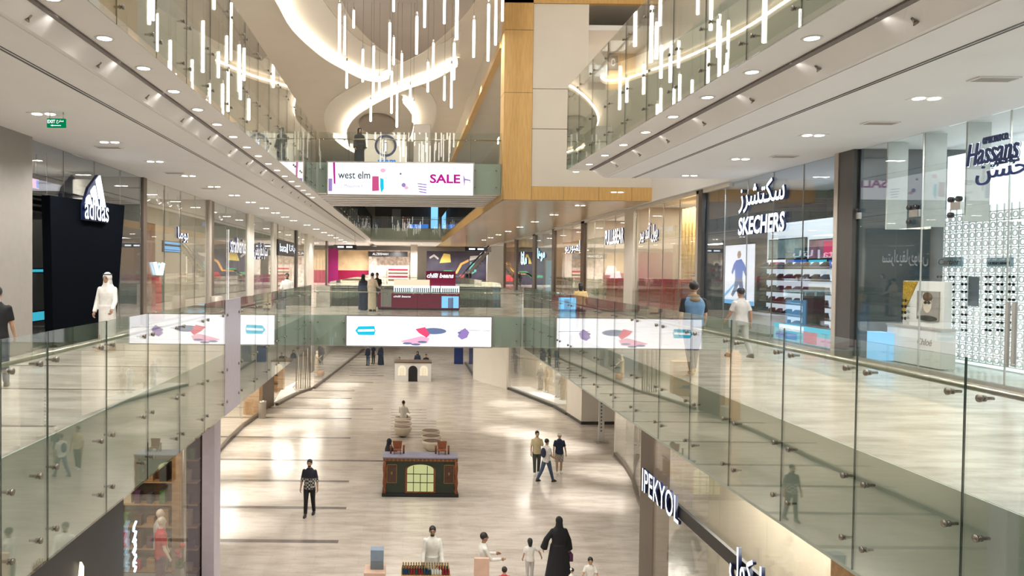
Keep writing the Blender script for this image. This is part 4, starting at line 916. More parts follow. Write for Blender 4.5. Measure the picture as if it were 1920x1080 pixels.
for (pts_, c_) in (([(0.2, 1.2), (1.6, 1.2), (2.2, 1.7), (3.2, 1.7), (3.2, 1.4), (2.3, 1.4), (1.7, .9), (.2, .9)], (.05, .25, .12)), ([(1.2, .9), (2.0, 1.5), (3.6, 1.5), (4.2, 2.6), (5.2, 3.1), (5.2, 2.8), (4.4, 2.4), (3.8, 1.3), (2.1, 1.3), (1.3, .7)], (.65, .33, .08)), ([(1.6, 2.6), (3.0, 2.7), (2.9, 3.7), (2.1, 3.8), (1.8, 3.2)], (.75, .60, .15)), ([(.3, 3.3), (.9, 3.7), (1.5, 3.2), (1.4, 3.0), (.9, 3.4), (.4, 3.1)], (.6, .6, .65)), ([(3.6, .4), (5.0, .4), (5.0, 1.2), (4.2, 1.2)], (.45, .03, .05)), ([(5.2, 1.0), (6.2, 1.6), (6.0, 2.6), (5.4, 2.8)], (.08, .30, .28)), ([(5.3, 2.9), (6.6, 3.3), (6.8, 3.6), (5.4, 3.5)], (.5, .5, .5))):
    MB().poly([(x_, -.012, z_) for x_, z_ in pts_], (0, .012, 0)).build('painted_shape', mat('mural_paint_%d%d%d' % tuple(int(q * 100) for q in c_), c_, .5), t)
# escalator
t = thing('escalator', 'escalator climbing to the right in front of the mural', 'escalator', (fx(858), 86, 0))
Lx, Hz = (fx(912) - fx(858)) * .97, 4.6
for yy in (0, 1.2): MB().poly([(0, yy, 0.0), (Lx, yy, Hz - .5), (Lx, yy, Hz), (0, yy, .55)], (0, .12, 0)).build('side_panel', M_STEEL if yy == 0 else M_GREYB, t); MB().tube([(-.3, yy + .06, .95), (0, yy + .06, 1.05), (Lx, yy + .06, Hz + .3)], .05, 8).build('handrail', M_BLACK, t)
for k in range(14): MB().box(Lx * k / 14, Lx * (k + 1) / 14, .12, 1.2, (Hz - .5) * k / 14 + .1, (Hz - .5) * (k + 1) / 14 + .15).build('step', M_DARKG, t)

# second floor beyond: dark shop with coloured goods
s = MB(); s.box(-3.6, 3.8, 86, 86.3, L2 + .02, 10.9); one('dark_shopfront', s, M_SHOPD, 'dark shopfront beyond the second-floor bridge', 'shopfront')
t = thing('shop_display', 'row of coloured goods glowing in the dark second-floor shop', 'shop display', (-3, 85.5, L2))
for (x0, x1, z0, z1, mt_) in ((0.2, .9, .02, 1.8, M_BROWN), (1.4, 2.4, .02, 2.6, M_GREYB), (2.6, 3.4, .02, 1.7, M_REDC), (3.4, 5.6, .02, .9, M_BLUE), (5.9, 6.7, .02, 3.6, M_LBLUE)): MB().box(x0, x1, 0, .3, z0, z1).build('goods_panel', mt_, t)
# round logo sign of the ice cream shop
Ys = 31.5; t = thing('brand_sign', 'round dark ring sign with a lit i over blue letters ream, on the second floor', 'shop sign', (onY(723, 273, Ys).x, Ys, onY(723, 273, Ys).z))
r_ = 20.5 * Ys / F
MB().rings([[(rr_ * math.cos(2 * PI * k / 32), yy, rr_ * math.sin(2 * PI * k / 32)) for k in range(32)] for rr_, yy in ((r_, 0), (r_, .1), (r_ * .80, .1), (r_ * .80, 0))], smooth=False, closed=True).build('ring', M_SIDE, t)
MB().rings([[(rr_ * math.cos(2 * PI * k / 32), yy, rr_ * math.sin(2 * PI * k / 32)) for k in range(32)] for rr_, yy in ((r_ * .8, .05), (r_ * .8, .08))], smooth=False).build('disc', M_SHOPW, t)
letters('lettering', 'i', (-.05, .03, -.24), (1, 0, 0), (0, 0, 1), .09, .48, .04, emis('lavender_glow', (.6, .65, 1), 2.5), t, bold=.02)
letters('lettering', 'ream', (-.32, 0, -.86), (1, 0, 0), (0, 0, 1), .76, .26, .05, emis('blue_letter_glow', (.02, .22, .75), 1.4), t, bold=.02)
MB().tube([(0, .05, -r_), (0, .05, L2 - t.location.z)], .03, 8).build('post', M_GREYB, t)
# pale kiosk block behind the round sign
s = MB(); a, b = onY(677, 290, 34), onY(762, 290, 34); s.box(a.x, b.x, 33.4, 35.4, L2 + .002, onY(700, 256, 34).z); one('kiosk_block', s, M_CREAM, 'cream kiosk block behind the round sign on the second-floor bridge', 'kiosk', bevel=.02)
s = MB(); a, b = onY(775, 290, 34), onY(806, 290, 34); s.box(a.x, b.x, 33.2, 35.2, L2 + .002, onY(790, 239, 34).z); one('kiosk_cabinet', s, M_BEIGEMET, 'beige cabinet right of the cream kiosk block on the second floor', 'cabinet', bevel=.02)

# ---- big LED screens on the bridges
def led(label, p0, p1, pt, pb, Y):
    a, b = onY(p0, (pt + pb) / 2, Y), onY(p1, (pt + pb) / 2, Y); mid = (p0 + p1) / 2; z1, z0 = onY(mid, pt, Y).z, onY(mid, pb, Y).z
    t = thing('led_screen', label, 'screen', (a.x, Y, z0)); W_, H_ = b.x - a.x, z1 - z0
    MB().box(-.05, W_ + .05, 0, .12, -.05, H_ + .05).build('frame', M_STEEL, t); MB().box(0, W_, -.012, 0, 0, H_).build('picture', E_SCREEN, t)
    def P(px, py): return ((px - p0) / (p1 - p0) * W_, (pb - py) / (pb - pt) * H_)
    def shp(name, pts, mt_, d=.018): MB().poly([(P(*q)[0], -d, P(*q)[1]) for q in pts], (0, .004, 0)).build(name, mt_, t)
    def ell(name, cx, cy_, rx, ry, mt_, d=.018): shp(name, [(cx + rx * math.cos(2 * PI * k / 20), cy_ + ry * math.sin(2 * PI * k / 20)) for k in range(20)], mt_, d)
    return t, P, shp, ell
t, P, shp, ell = led('wide bright screen with floating blue and red bottles on the first-floor bridge', 650, 921, 594, 649, YB0 - .26)
shp('printed_bottle', [(666, 621), (672, 613), (702, 612), (704, 621), (702, 629), (672, 629)], E_TEAL); shp('printed_bottle_cap', [(671, 619), (702, 618), (702, 622), (671, 623)], E_SCREEN, .02)
ell('printed_oval', 813, 620.5, 24, 6, E_SLATE); shp('printed_splash', [(779, 617), (797, 613), (806, 627), (800, 633), (785, 624)], E_RED, .02); shp('printed_splash', [(750, 640), (790, 630), (806, 634), (800, 644), (770, 646)], E_PINK)
shp('printed_star', [(862, 620), (872, 614), (880, 622), (876, 632), (866, 636), (858, 630)], E_PURP); shp('printed_line', [(860, 617.4), (918, 618.6), (918, 619.4), (860, 618.2)], E_GREYP); ell('printed_dot', 861, 623, 3, 2, E_SLATE, .02)
for i, (x_, y_) in enumerate(((764, 644), (792, 641), (780, 646))): ell('printed_leaf', x_, y_, 9, 2, E_SLATE, .021)
t, P, shp, ell = led('wide bright screen with pink SALE lettering on the second-floor bridge', 615, 887, 306, 365, YB0 - .26)
def wr(body, x0, x1, yt, yb_, mt_, **k):
    a, b = P(x0, yb_), P(x1, yt); letters('lettering', body, (a[0], -.016, a[1]), (1, 0, 0), (0, 0, 1), b[0] - a[0], b[1] - a[1], .004, mt_, t, **k)
wr('west elm', 634, 694, 322, 336, emis('dark_teal_print', (.06, .12, .16), .6), bold=.012); wr('Mezzanine 1', 646, 679, 347, 352, E_SLATE); wr('SALE', 806, 863, 326, 343, E_MAGT, bold=.03)
shp('printed_coat', [(698, 331), (710, 331), (711, 358), (698, 359)], emis('rose_print', (.75, .12, .30), .9)); shp('printed_coat', [(713, 334), (719, 336), (720, 354), (715, 362), (713, 350)], E_TEAL); ell('printed_rose', 718, 320, 5, 4, E_PINK)
shp('printed_stripe', [(624, 306), (628, 306), (629, 346), (626, 346)], E_MAGT); shp('printed_block', [(616, 336), (623, 336), (623, 360), (616, 360)], E_PURP); ell('printed_plant', 757, 347, 4, 4, E_PURP); ell('printed_plant', 762, 352, 4, 3, E_PINK)
for k in range(4): shp('printed_stack', [(783 + k, 343 + k * 5), (800, 345 + k * 5), (800, 347 + k * 5), (783 + k, 345 + k * 5)], E_PURP)
shp('printed_chair', [(869, 326), (872, 334), (882, 336), (883, 352), (881, 338), (872, 337), (871, 350), (869, 337)], E_PURP); ell('printed_vase', 751, 326, 2, 2, E_SLATE)

# ---- exit sign, ceiling fittings
p = onX(106, 231, -6.3); t = thing('exit_sign', 'green EXIT sign hanging from the left ceiling', 'exit sign', (p.x, p.y, p.z))
MB().box(-.165, .165, -.02, .02, -.08, .08).build('panel', emis('exit_green', (.0, .22, .08), 1), t); letters('lettering', 'EXIT', (-.15, -.026, -.005), (1, 0, 0), (0, 0, 1), .14, .06, .004, E_SCREEN, t, bold=.02); letters('lettering', arabic('مخرج'), (.01, -.026, -.01), (1, 0, 0), (0, 0, 1), .13, .07, .004, E_SCREEN, t)
MB().poly([(-.1, -.026, -.045), (-.06, -.026, -.03), (-.06, -.026, -.04), (.09, -.026, -.04), (.09, -.026, -.05), (-.06, -.026, -.05), (-.06, -.026, -.06)], (0, .004, 0)).build('arrow', E_SCREEN, t)
for x_ in (-.12, .12): MB().tube([(x_, 0, .08), (x_, 0, CZ - p.z - .014)], .008, 6).build('rod', M_STEEL, t)
def spr_make():
    t = thing('sprinkler', 'x', 'sprinkler'); MB().tube([(0, 0, 0), (0, 0, -.05)], .014, 8).build('pipe', M_BOLT, t); MB().lathe([(.012, -.09), (.034, -.087), (.034, -.08), (.012, -.05)], (0, 0, 0), 12).build('deflector', M_BOLT, t); return t
SP = spr_make(); SPK = list(SP.children); fst = True
for side, x_, n, y0 in (('left', -4.32, 15, 6.6), ('right', 5.64, 8, 6.4)):
    for i in range(n):
        zc = DROP - (abs(x_ - (-4.21)) if side == 'left' else 0) * 1.0 if side == 'left' else DROP - (5.64 - 5.45) * .55
        zc = 4.76; y = y0 + i * 1.95; l_ = 'sprinkler head on the %s ceiling step, %s from the near end' % (side, ordn(i))
        if fst: o = SP; o.location = (x_, y, zc); o['label'] = l_; fst = False
        else: o = copy_fast(SP, SPK, (x_, y, zc), 0, l_)
        o['group'] = 'sprinklers along the ceiling steps'; o.rotation_euler = (0, math.radians(40 if side == 'left' else -40), 0)
for i, (x_, y, side) in enumerate(((8.6, 13.5, 'right'), (8.9, 17.5, 'right'), (8.2, 10.4, 'right'), (-6.9, 17.2, 'left'), (-6.8, 21.8, 'left'), (-6.9, 26.0, 'left'))):
    t = thing('air_vent', 'slotted air vent in the %s ceiling, %s on that side' % (side, ordn(i % 3)), 'air vent', (x_, y, CZ - .014)); MB().box(-.3, .3, -.12, .12, -.02, 0).build('frame', M_SOFF, t)
    for k in range(5): MB().box(-.26, .26, -.10 + k * .042, -.085 + k * .042, -.026, -.02).build('slat', M_BEIGEMET, t)

# stocked wall shelving inside the shops
def goods_wall(side, y0, y1, label, pal, depth=2.2, z1=2.5, n=4, per=9, g_=sgnX):
    g = sgnX(side); X = SX(side) + g * depth; t = thing('wall_shelving', label, 'shelving', (X, y0, 0)); rr = random.Random(int(y0 * 10))
    MB().box(*sorted((0, .06 * g)), 0, y1 - y0, 0, z1).build('back_panel', pal[0], t)
    for k in range(n):
        z = .35 + k * (z1 - .5) / (n - 1) * .85; MB().box(*sorted((0, -.3 * g)), 0, y1 - y0, z - .02, z).build('shelf', M_STEEL, t)
        for j in range(per):
            w_ = (y1 - y0) / per; h_ = rr.uniform(.12, .34); MB().box(*sorted((-.04 * g, -.24 * g)), j * w_ + w_ * .15, j * w_ + w_ * rr.uniform(.5, .88), z, z + h_).build('goods', rr.choice(pal[1:]), t, .01)
    return t
P_DK = [M_SHOPG, M_BLACK, C_GREY, C_JEAN, C_PURP, C_WHITE]; P_WM = [M_SHOPW, C_BEIGE, C_WHITE, M_OAK, C_OLIVE, C_RED]; P_BL = [M_SHOPG, C_NAVY, C_BLUE, C_WHITE, C_GREY]
goods_wall('L', 24.0, 30.2, 'stocked shelving behind the second left window', P_WM, 3.2, 2.8)
goods_wall('L', 32.0, 37.8, 'dark stocked shelving behind the third left window', P_DK, 2.6, 2.9, 5)
goods_wall('L', 40.0, 45.0, 'blue-grey stocked shelving behind the fourth left window', P_BL, 2.6, 2.8, 5)
goods_wall('L', 48.0, 54.5, 'pale stocked shelving behind the window under the black box sign', P_WM, 2.6, 2.8, 5)
goods_wall('L', 66.0, 76.0, 'stocked shelving behind the last left window', P_WM, 2.4, 3.0, 5, 12)
goods_wall('R', 26.0, 31.6, 'stocked shelving behind the red cabinets, nearer window', P_WM, 2.8, 3.2, 5)
goods_wall('R', 34.0, 40.5, 'stocked shelving behind the red cabinets, farther window', P_WM, 2.8, 3.2, 5)
goods_wall('R', 42.2, 49.0, 'bronze-toned stocked shelving in a far right window', P_WM, 2.4, 3.0, 6, 12)
for i, y_ in enumerate((24.4, 25.6, 26.8, 28.0, 29.2, 32.6, 34.2, 35.8)):
    p = (XL - .8, y_, CZ - .05); t = thing('track_spotlight', 'track spotlight at the top of the left shop windows, %s from the near end' % ordn(i), 'spotlight', (XL - .8, y_, CZ - .45), 0, 'track spotlights on the left')
    MB().tube([(0, 0, .44), (0, 0, .1)], .012, 6).build('stem', M_STEEL, t); MB().tube([(0, 0, .12), (.1, .03, -.04)], [.05, .06], 12).build('housing', M_WHITE, t); MB().tube([(.1, .03, -.04), (.104, .032, -.048)], .05, 12).build('lens', E_LAMP, t)
def remesh(mb, name, mt, parent, voxel, smooth=4):
    me = mb.mesh(name); o = bpy.data.objects.new(name, me); COL.objects.link(o)
    r = o.modifiers.new('r', 'REMESH'); r.mode = 'VOXEL'; r.voxel_size = voxel; r.use_smooth_shade = True
    sm = o.modifiers.new('s', 'SMOOTH'); sm.iterations = smooth; sm.factor = .5
    dg = bpy.context.evaluated_depsgraph_get(); m2 = bpy.data.meshes.new_from_object(o.evaluated_get(dg), depsgraph=dg)
    bpy.data.objects.remove(o); bpy.data.meshes.remove(me)
    m2.name = name; m2.materials.clear(); m2.materials.append(mt); m2.polygons.foreach_set('use_smooth', [True] * len(m2.polygons))
    q = bpy.data.objects.new(name, m2); COL.objects.link(q); q.parent = parent; return q
def rot_fwd(v, a):           # rotate in the y-z plane, positive swings forward (+y)
    c, s_ = math.cos(a), math.sin(a); return Vector((v.x, v.y * c - v.z * s_, v.z * c + v.y * s_))
def person(label, xy, z, face, H, outfit, arms=((5, 8, 15), (5, 8, 15)), legs=((0, 0), (0, 0)), sit=None, lean=0, skin=None, voxel=.014, name='person', cat='person', group=None, head_turn=0, bald=False, kid=False):
    """face: compass of the gaze in degrees, 0 = away from the viewer (+Y), 180 = towards, 90 = to the left (-X)"""
    skin = skin or SKIN
    t = thing(name, label, cat, (xy[0], xy[1], z), math.radians(face), group)
    hs = 1.2 if kid else 1.0
    hip = .92; R = math.radians
    # legs
    J = {}
    low = 9
    for k, sx in ((0, 1), (1, -1)):
        th, kn = R(legs[k][0]), R(legs[k][1])
        h = Vector((sx * .095, 0, hip)); kne = h + rot_fwd(Vector((0, 0, -.44)), th); an = kne + rot_fwd(Vector((0, 0, -.41)), th - kn)
        J[k] = [h, kne, an]; low = min(low, an.z)
    dz = .075 - low
    if sit is not None: dz = sit / (H / 1.75) + .11 - hip
    for k in J: J[k] = [p + Vector((0, 0, dz)) for p in J[k]]
    hz = hip + dz
    L = R(lean)
    def up(x, y, zz): return Vector((x, y * math.cos(L) + (zz - .92) * math.sin(L), hz + (zz - .92) * math.cos(L) - y * math.sin(L)))
    A = {}
    for k, sx in ((0, 1), (1, -1)):
        f, o_, e = R(arms[k][0]), R(arms[k][1]), R(arms[k][2])
        sh = up(sx * .172, 0, 1.385)
        d1 = rot_fwd(Vector((sx * math.sin(o_), 0, -math.cos(o_))), f); d2 = rot_fwd(Vector((sx * math.sin(o_ * .4), 0, -math.cos(o_ * .4))), f + e)
        el = sh + d1 * .285; wr = el + d2 * .25
        A[k] = (sh, el, wr, d2)
    neck = up(0, .0, 1.47); hd = up(0, .015, 1.47 + .155)
    def torso(mb, g=0, z0=.86, flare=0):
        prof = [(.84, .155, .11), (.92, .168, .115), (1.0, .155, .105), (1.1, .145, .10), (1.2, .158, .108), (1.31, .172, .112), (1.38, .158, .10), (1.43, .118, .08), (1.475, .07, .062), (1.50, .056, .055)]
        R_ = []
        for zz, rx, ry in prof:
            if zz < z0 - .03: continue
            c = up(0, 0, zz); R_.append(ring(c, rx + g, ry + g))
        mb.rings(R_)
    K = H / 1.75
    def fin(mb):
        mb.v = [(x * K, y * K, zz * K) for x, y, zz in mb.v]; return mb
    # ---- body, one continuous surface
    b = MB(); torso(b)
    for k in J:
        h, kn, an = J[k]; b.tube([h, h.lerp(kn, .3), kn, kn.lerp(an, .35), an], [.082, .076, .052, .054, .036], 12, round_=True)
        b.ball((an.x, an.y + .055, an.z - .042), (.042, .115, .032), 10)
    for k in A:
        sh, el, wr, d2 = A[k]; b.tube([sh, sh.lerp(el, .4), el, el.lerp(wr, .3), wr], [.056, .047, .038, .039, .026], 10, round_=True)
        b.ball(wr + d2 * .045, (.034, .034, .05), 10)
    b.tube([up(0, 0, 1.42), neck, up(0, .01, 1.54)], [.07, .055, .053], 12)
    b.ball(hd + Vector((0, 0, .02 * hs)), (.077 * hs, .092 * hs, .105 * hs), 18)
    b.ball(hd + Vector((0, .022, -.055)), (.052 * hs, .062 * hs, .058 * hs), 14)
    b.ball(hd + Vector((0, .098 * hs, -.012)), (.015, .022, .025), 8); b.ball(hd + Vector((0, .088 * hs, .028)), (.045, .012, .012), 8)
    for sx in (1, -1): b.ball(hd + Vector((sx * .079 * hs, -.005, -.005)), (.012, .02, .03), 8)
    fin(b); body = remesh(b, 'body', skin, t, voxel * K if voxel > .011 else voxel, 3)
    # fingers rooted in the palm
    if voxel <= .016:
        fg = MB()
        for k, sx in ((0, 1), (1, -1)):
            sh, el, wr, d2 = A[k]; side = Vector((0, 1, 0)); side = (side - d2 * side.dot(d2)).normalized(); nrm = Vector((-sx, 0, 0)); nrm = (nrm - d2 * nrm.dot(d2)).normalized()
            for j, (off, ln) in enumerate(((.026, .068), (.009, .076), (-.009, .070), (-.025, .055))):
                p0 = wr + d2 * .075 + side * off; p1 = p0 + (d2 * .9 + nrm * .25) * ln * .45; p2 = p1 + (d2 * .7 + nrm * .7).normalized() * ln * .32; p3 = p2 + (d2 * .3 + nrm * .95).normalized() * ln * .25
                fg.tube([p0, p1, p2, p3], [.0095, .009, .008, .0065], 7, round_=True)
            p0 = wr + d2 * .03 + side * .026; p1 = p0 + (d2 * .7 + side * .7).normalized() * .035; p2 = p1 + (d2 * .95 + nrm * .4).normalized() * .03
            fg.tube([p0, p1, p2], [.012, .0105, .008], 7, round_=True)
        fin(fg); f2 = fg.mesh('f'); bm = bmesh.new(); bm.from_mesh(body.data); bm.from_mesh(f2); bm.to_mesh(body.data); bm.free(); bpy.data.meshes.remove(f2)
        body.data.polygons.foreach_set('use_smooth', [True] * len(body.data.polygons))
    if name == 'person':
        for sx in (1, -1):
            e = fin(MB().ball(hd + Vector((sx * .031, .089 * hs, .010)), (.011, .006, .007), 8)); e.build('eye', C_BLACK, t)
            e = fin(MB().tube([hd + Vector((sx * .015, .096 * hs, .034)), hd + Vector((sx * .048, .085 * hs, .034))], .005, 6)); e.build('eyebrow', HAIR, t)
        fin(MB().tube([hd + Vector((-.022, .083 * hs, -.058)), hd + Vector((0, .089 * hs, -.06)), hd + Vector((.022, .083 * hs, -.058))], .005, 6)).build('mouth', C_RED if outfit.get('lips') else SKIN2, t)
    head = hd + Vector((0, 0, .02 * hs))
    v2 = voxel * K * 1.15
    def shell(parts, name_, mt, vx=None, sm=4):
        mb = MB()
        for f in parts: f(mb)
        fin(mb); return remesh(mb, name_, mt, t, vx or v2, sm)
    def sleeves(length, g):
        def f(mb):
            for k in A:
                sh, el, wr, d2 = A[k]
                if length == 'short': mb.tube([sh, sh.lerp(el, .75)], [.054 + g, .054 + g], 12, round_=False); mb.ball(sh, .056 + g, 12)
                elif length == 'rolled': mb.tube([sh, el, el.lerp(wr, .25)], [.053 + g, .044 + g, .042 + g], 12); mb.ball(sh, .055 + g, 12)
                elif length == 'long': mb.tube([sh, el, wr], [.053 + g, .045 + g, .036 + g], 12); mb.ball(sh, .055 + g, 12)
                elif length == 'wide': mb.tube([sh, el, wr + d2 * .02], [.064 + g, .08 + g, .10 + g], 12); mb.ball(sh, .066 + g, 12)
        return f
    def legtubes(upto, g, r1):
        def f(mb):
            for k in J:
                h, kn, an = J[k]
                if upto == 'ankle': mb.tube([h, h.lerp(kn, .4), kn, an.lerp(kn, .02)], [.092 + g, .088 + g, .066 + g, r1], 12)
                else: mb.tube([h, h.lerp(kn, .5), h.lerp(kn, .95)], [.095 + g, .095 + g, .085 + g], 12)
            mb.rings([ring(up(0, 0, .86), .15 + g, .115 + g), ring(up(0, 0, .95), .168 + g, .12 + g), ring(up(0, 0, 1.03), .152 + g, .108 + g)])
        return f
    def skirt(z0, g, r0, ryf=.75):
        def f(mb):
            lowz = z0 + hz - .92 if z0 > .2 else z0
            n = 5; R_ = []
            cx = (J[0][2].x + J[1][2].x) / 2; cyy = (J[0][2].y + J[1][2].y) / 2
            for i in range(n + 1):
                u_ = i / n; zz = lowz + (hz + .1 - lowz) * u_
                R_.append(ring((cx * (1 - u_), cyy * (1 - u_), zz), r0 + (.17 + g - r0) * u_, (r0 * ryf) + (.125 + g - r0 * ryf) * u_, 24, .95))
            mb.rings(R_)
        return f
    o = outfit
    if 'trousers' in o: shell([legtubes('ankle', .004, o.get('cuff', .055))], 'trousers', o['trousers'])
    if 'shorts' in o: shell([legtubes('knee', .006, 0)], 'shorts', o['shorts'])
    if 'shirt' in o: shell([lambda mb: torso(mb, .016, o.get('hem', .86)), sleeves(o.get('sleeve', 'short'), .006)], 'shirt', o['shirt'])
    if 'vest' in o: shell([lambda mb: torso(mb, .028, .9)], 'vest', o['vest'])
    if 'thobe' in o: shell([lambda mb: torso(mb, .02, .86), sleeves('long', .010), skirt(.09, .02, .20)], 'thobe', o['thobe'])
    if 'abaya' in o:
        shell([lambda mb: torso(mb, .04, .86), sleeves('wide', .0), skirt(.02, .05, o.get('flare', .30), .85)], 'abaya', o['abaya'])
    if 'skirt' in o: shell([skirt(.12, .01, .2)], 'skirt', o['skirt'])
    if 'shoes' in o:
        for k in J:
            an = J[k][2]; fin(MB().rings([ring((an.x, an.y + .055, an.z - .073), .044, .125, 14), ring((an.x, an.y + .055, an.z - .045), .048, .13, 14), ring((an.x, an.y + .035, an.z - .005), .042, .09, 14), ring((an.x, an.y, an.z + .035), .042, .048, 14)])).build('shoe', o['shoes'], t)
    hr = .085 * hs
    if o.get('hair') == 'short':
        shell([lambda mb: mb.ball(head + Vector((0, -.014, .022)), (hr * 1.03, .100 * hs, .098 * hs), 16)], 'hair', HAIR, .010 if voxel < .02 else .02, 2)
    if o.get('hair') == 'long':
        shell([lambda mb: mb.ball(head + Vector((0, -.02, .02)), (hr * 1.1, .10 * hs, .105 * hs), 16), lambda mb: mb.tube([head + Vector((0, -.05, 0)), head + Vector((0, -.07, -.12)), head + Vector((0, -.075, -.2))], [.09 * hs, .085, .06], 12)], 'hair', HAIR, .014, 2)
    if o.get('beard'): shell([lambda mb: mb.ball(hd + Vector((0, .03, -.07)), (.052, .064, .045), 12)], 'beard', HAIR, .010, 1)
    if 'cap' in o:
        shell([lambda mb: mb.ball(head + Vector((0, -.005, .04)), (hr * 1.08, .103, .082), 16), lambda mb: mb.ball(head + Vector((0, .10, .035)), (.07, .07, .010), 12)], 'cap', o['cap'], .011, 1)
    if 'headscarf' in o:
        f = lambda mb: mb.ball(head + Vector((0, -.022, .015)), (.098, .108, .118), 18)
        g = lambda mb: mb.rings([ring(up(0, -.02, 1.30), .20, .135), ring(up(0, -.02, 1.40), .17, .12), ring(up(0, -.02, 1.50), .10, .10), ring(up(0, -.02, 1.60), .09, .085)])
        shell([f, g], 'headscarf', o['headscarf'], .012, 5)
    if 'headband' in o: fin(MB().rings([[(head.x + (.097 + w_) * math.cos(a_), head.y - .02 + (.107 + w_) * math.sin(a_), head.z + .075 + dz_) for a_ in [2 * PI * i / 20 for i in range(20)]] for w_, dz_ in ((-.02, 0), (.002, 0), (.002, .018), (-.02, .018))], closed=True)).build('headband', C_BLACK, t)
    if 'scarf' in o: shell([lambda mb: mb.ball(up(0, .0, 1.47), (.115, .105, .05), 16), lambda mb: mb.ball(up(0, -.05, 1.40), (.13, .09, .07), 14)], 'scarf', o['scarf'], .013, 3)
    if 'backpack' in o: shell([lambda mb: mb.ball(up(0, -.17, 1.22), (.13, .08, .2), 14)], 'backpack', o['backpack'], .016, 2)
    if 'handbag' in o:
        wr = A[0][2]; q = MB(); q.box(wr.x - .02, wr.x + .08, wr.y - .12, wr.y + .1, wr.z - .32, wr.z - .12); q.tube([wr + Vector((.03, -.08, -.12)), wr + Vector((.03, -.02, .03)), wr + Vector((.03, .07, -.12))], .008, 6); fin(q).build('handbag', o['handbag'], t)
    return t
def stand(label, foot, head, zf, face, outfit, **k):
    p = onZ(foot[0], foot[1], zf); Hh = EYE.z - (EYE.z - onY(foot[0], head, p.y).z) - zf
    return person(label, (p.x, p.y), zf, face, Hh, outfit, **k)
WALK = ((22, 5), (-14, 18)); WALK2 = ((-12, 20), (20, 4))
TEE = dict(shirt=C_WHITE, sleeve='short', trousers=C_JEAN, shoes=C_SHOE, hair='short')
# first floor
stand('person in a long white robe and white headscarf, before the black portal', (201, 657), 512, 0, 172, dict(thobe=C_WHITE, headscarf=C_WHITE, headband=1, shoes=C_SAND), arms=((8, 10, 12), (14, 12, 30)), skin=SKIN2, legs=((8, 0), (-6, 4)), voxel=.011)
person('person in a black t-shirt cut off by the left edge of the view', (onY(-6, 600, 11.2).x, 11.2), 0, 20, 1.6, dict(TEE, shirt=C_BLACK), arms=((8, 10, 30), (8, 10, 20)), legs=WALK, skin=SKIN)
person('person in a white robe with a dark beard, behind the left glass', (-4.5, 28.2), 0, 180, 1.66, dict(thobe=C_WHITE, hair='short', beard=1, shoes=C_SHOE), arms=((18, 12, 70), (5, 12, 15)), skin=SKIN2)
person('person in a dark navy abaya standing at the left end of the maroon kiosk', (onY(681, 540, 33.3).x, 33.3), 0, -20, 1.60, dict(abaya=C_NAVY, headscarf=C_BLACK, shoes=C_SHOE, flare=.24))
person('person in a beige robe seen from behind at the maroon kiosk', (onY(698, 540, 32.4).x, 32.4), 0, -25, 1.68, dict(thobe=C_BEIGE, hair='short', shoes=C_SHOE), arms=((20, 10, 50), (8, 10, 10)))
person('person with short dark hair leaning behind the maroon kiosk', (onY(707, 540, 35.6).x, 35.6), 0, 170, 1.66, dict(shirt=C_BLACK, trousers=C_OLIVE, hair='short', shoes=C_SHOE), skin=SKIN2, voxel=.018)
person('person in a yellow top with black hair, walking past the red cabinets', (onY(1089, 540, 23.6).x, 23.6), 0, -8, 1.53, dict(shirt=C_YEL, sleeve='short', trousers=C_PURP, hair='long', shoes=C_SHOE), arms=((10, 14, 35), (-5, 14, 20)), legs=WALK2)
person('person in a blue denim vest and brown scarf, walking away beside the right glass', (5.35, 13.7), 0, -6, 1.76, dict(shirt=C_BLACK, sleeve='short', vest=C_BLUE, scarf=C_CAMO, trousers=C_JEAN, hair='short', shoes=C_SAND), arms=((14, 12, 25), (-10, 12, 20)), legs=WALK, voxel=.011)
stand('person in a light grey t-shirt and dark cap, walking away beside the lit shoe shop', (1387, 671), 537, 0, 12, dict(shirt=C_GREY, sleeve='short', trousers=C_GREY, cap=C_NAVY, hair='short', shoes=C_SHOE), arms=((-12, 14, 20), (14, 14, 25)), legs=WALK2, skin=SKIN2, voxel=.011)
for i, px in enumerate((874, 882)):
    person('small person in dark clothes at the foot of the far escalator, %s of the pair' % ('left' if i == 0 else 'right'), (onY(px, 520, 84).x, 84 + i), 0, 160, 1.65, dict(shirt=C_BLACK, sleeve='long', trousers=C_OLIVE, hair='short', shoes=C_SHOE), voxel=.025, group='people at the far escalator')
# second floor
person('person in a black abaya at the glass of the second-floor bridge beside the round sign', (onY(674, 270, 31).x, 31), L2, 200, 1.62, dict(abaya=C_BLACK, headscarf=C_BLACK, shoes=C_SHOE, flare=.24))
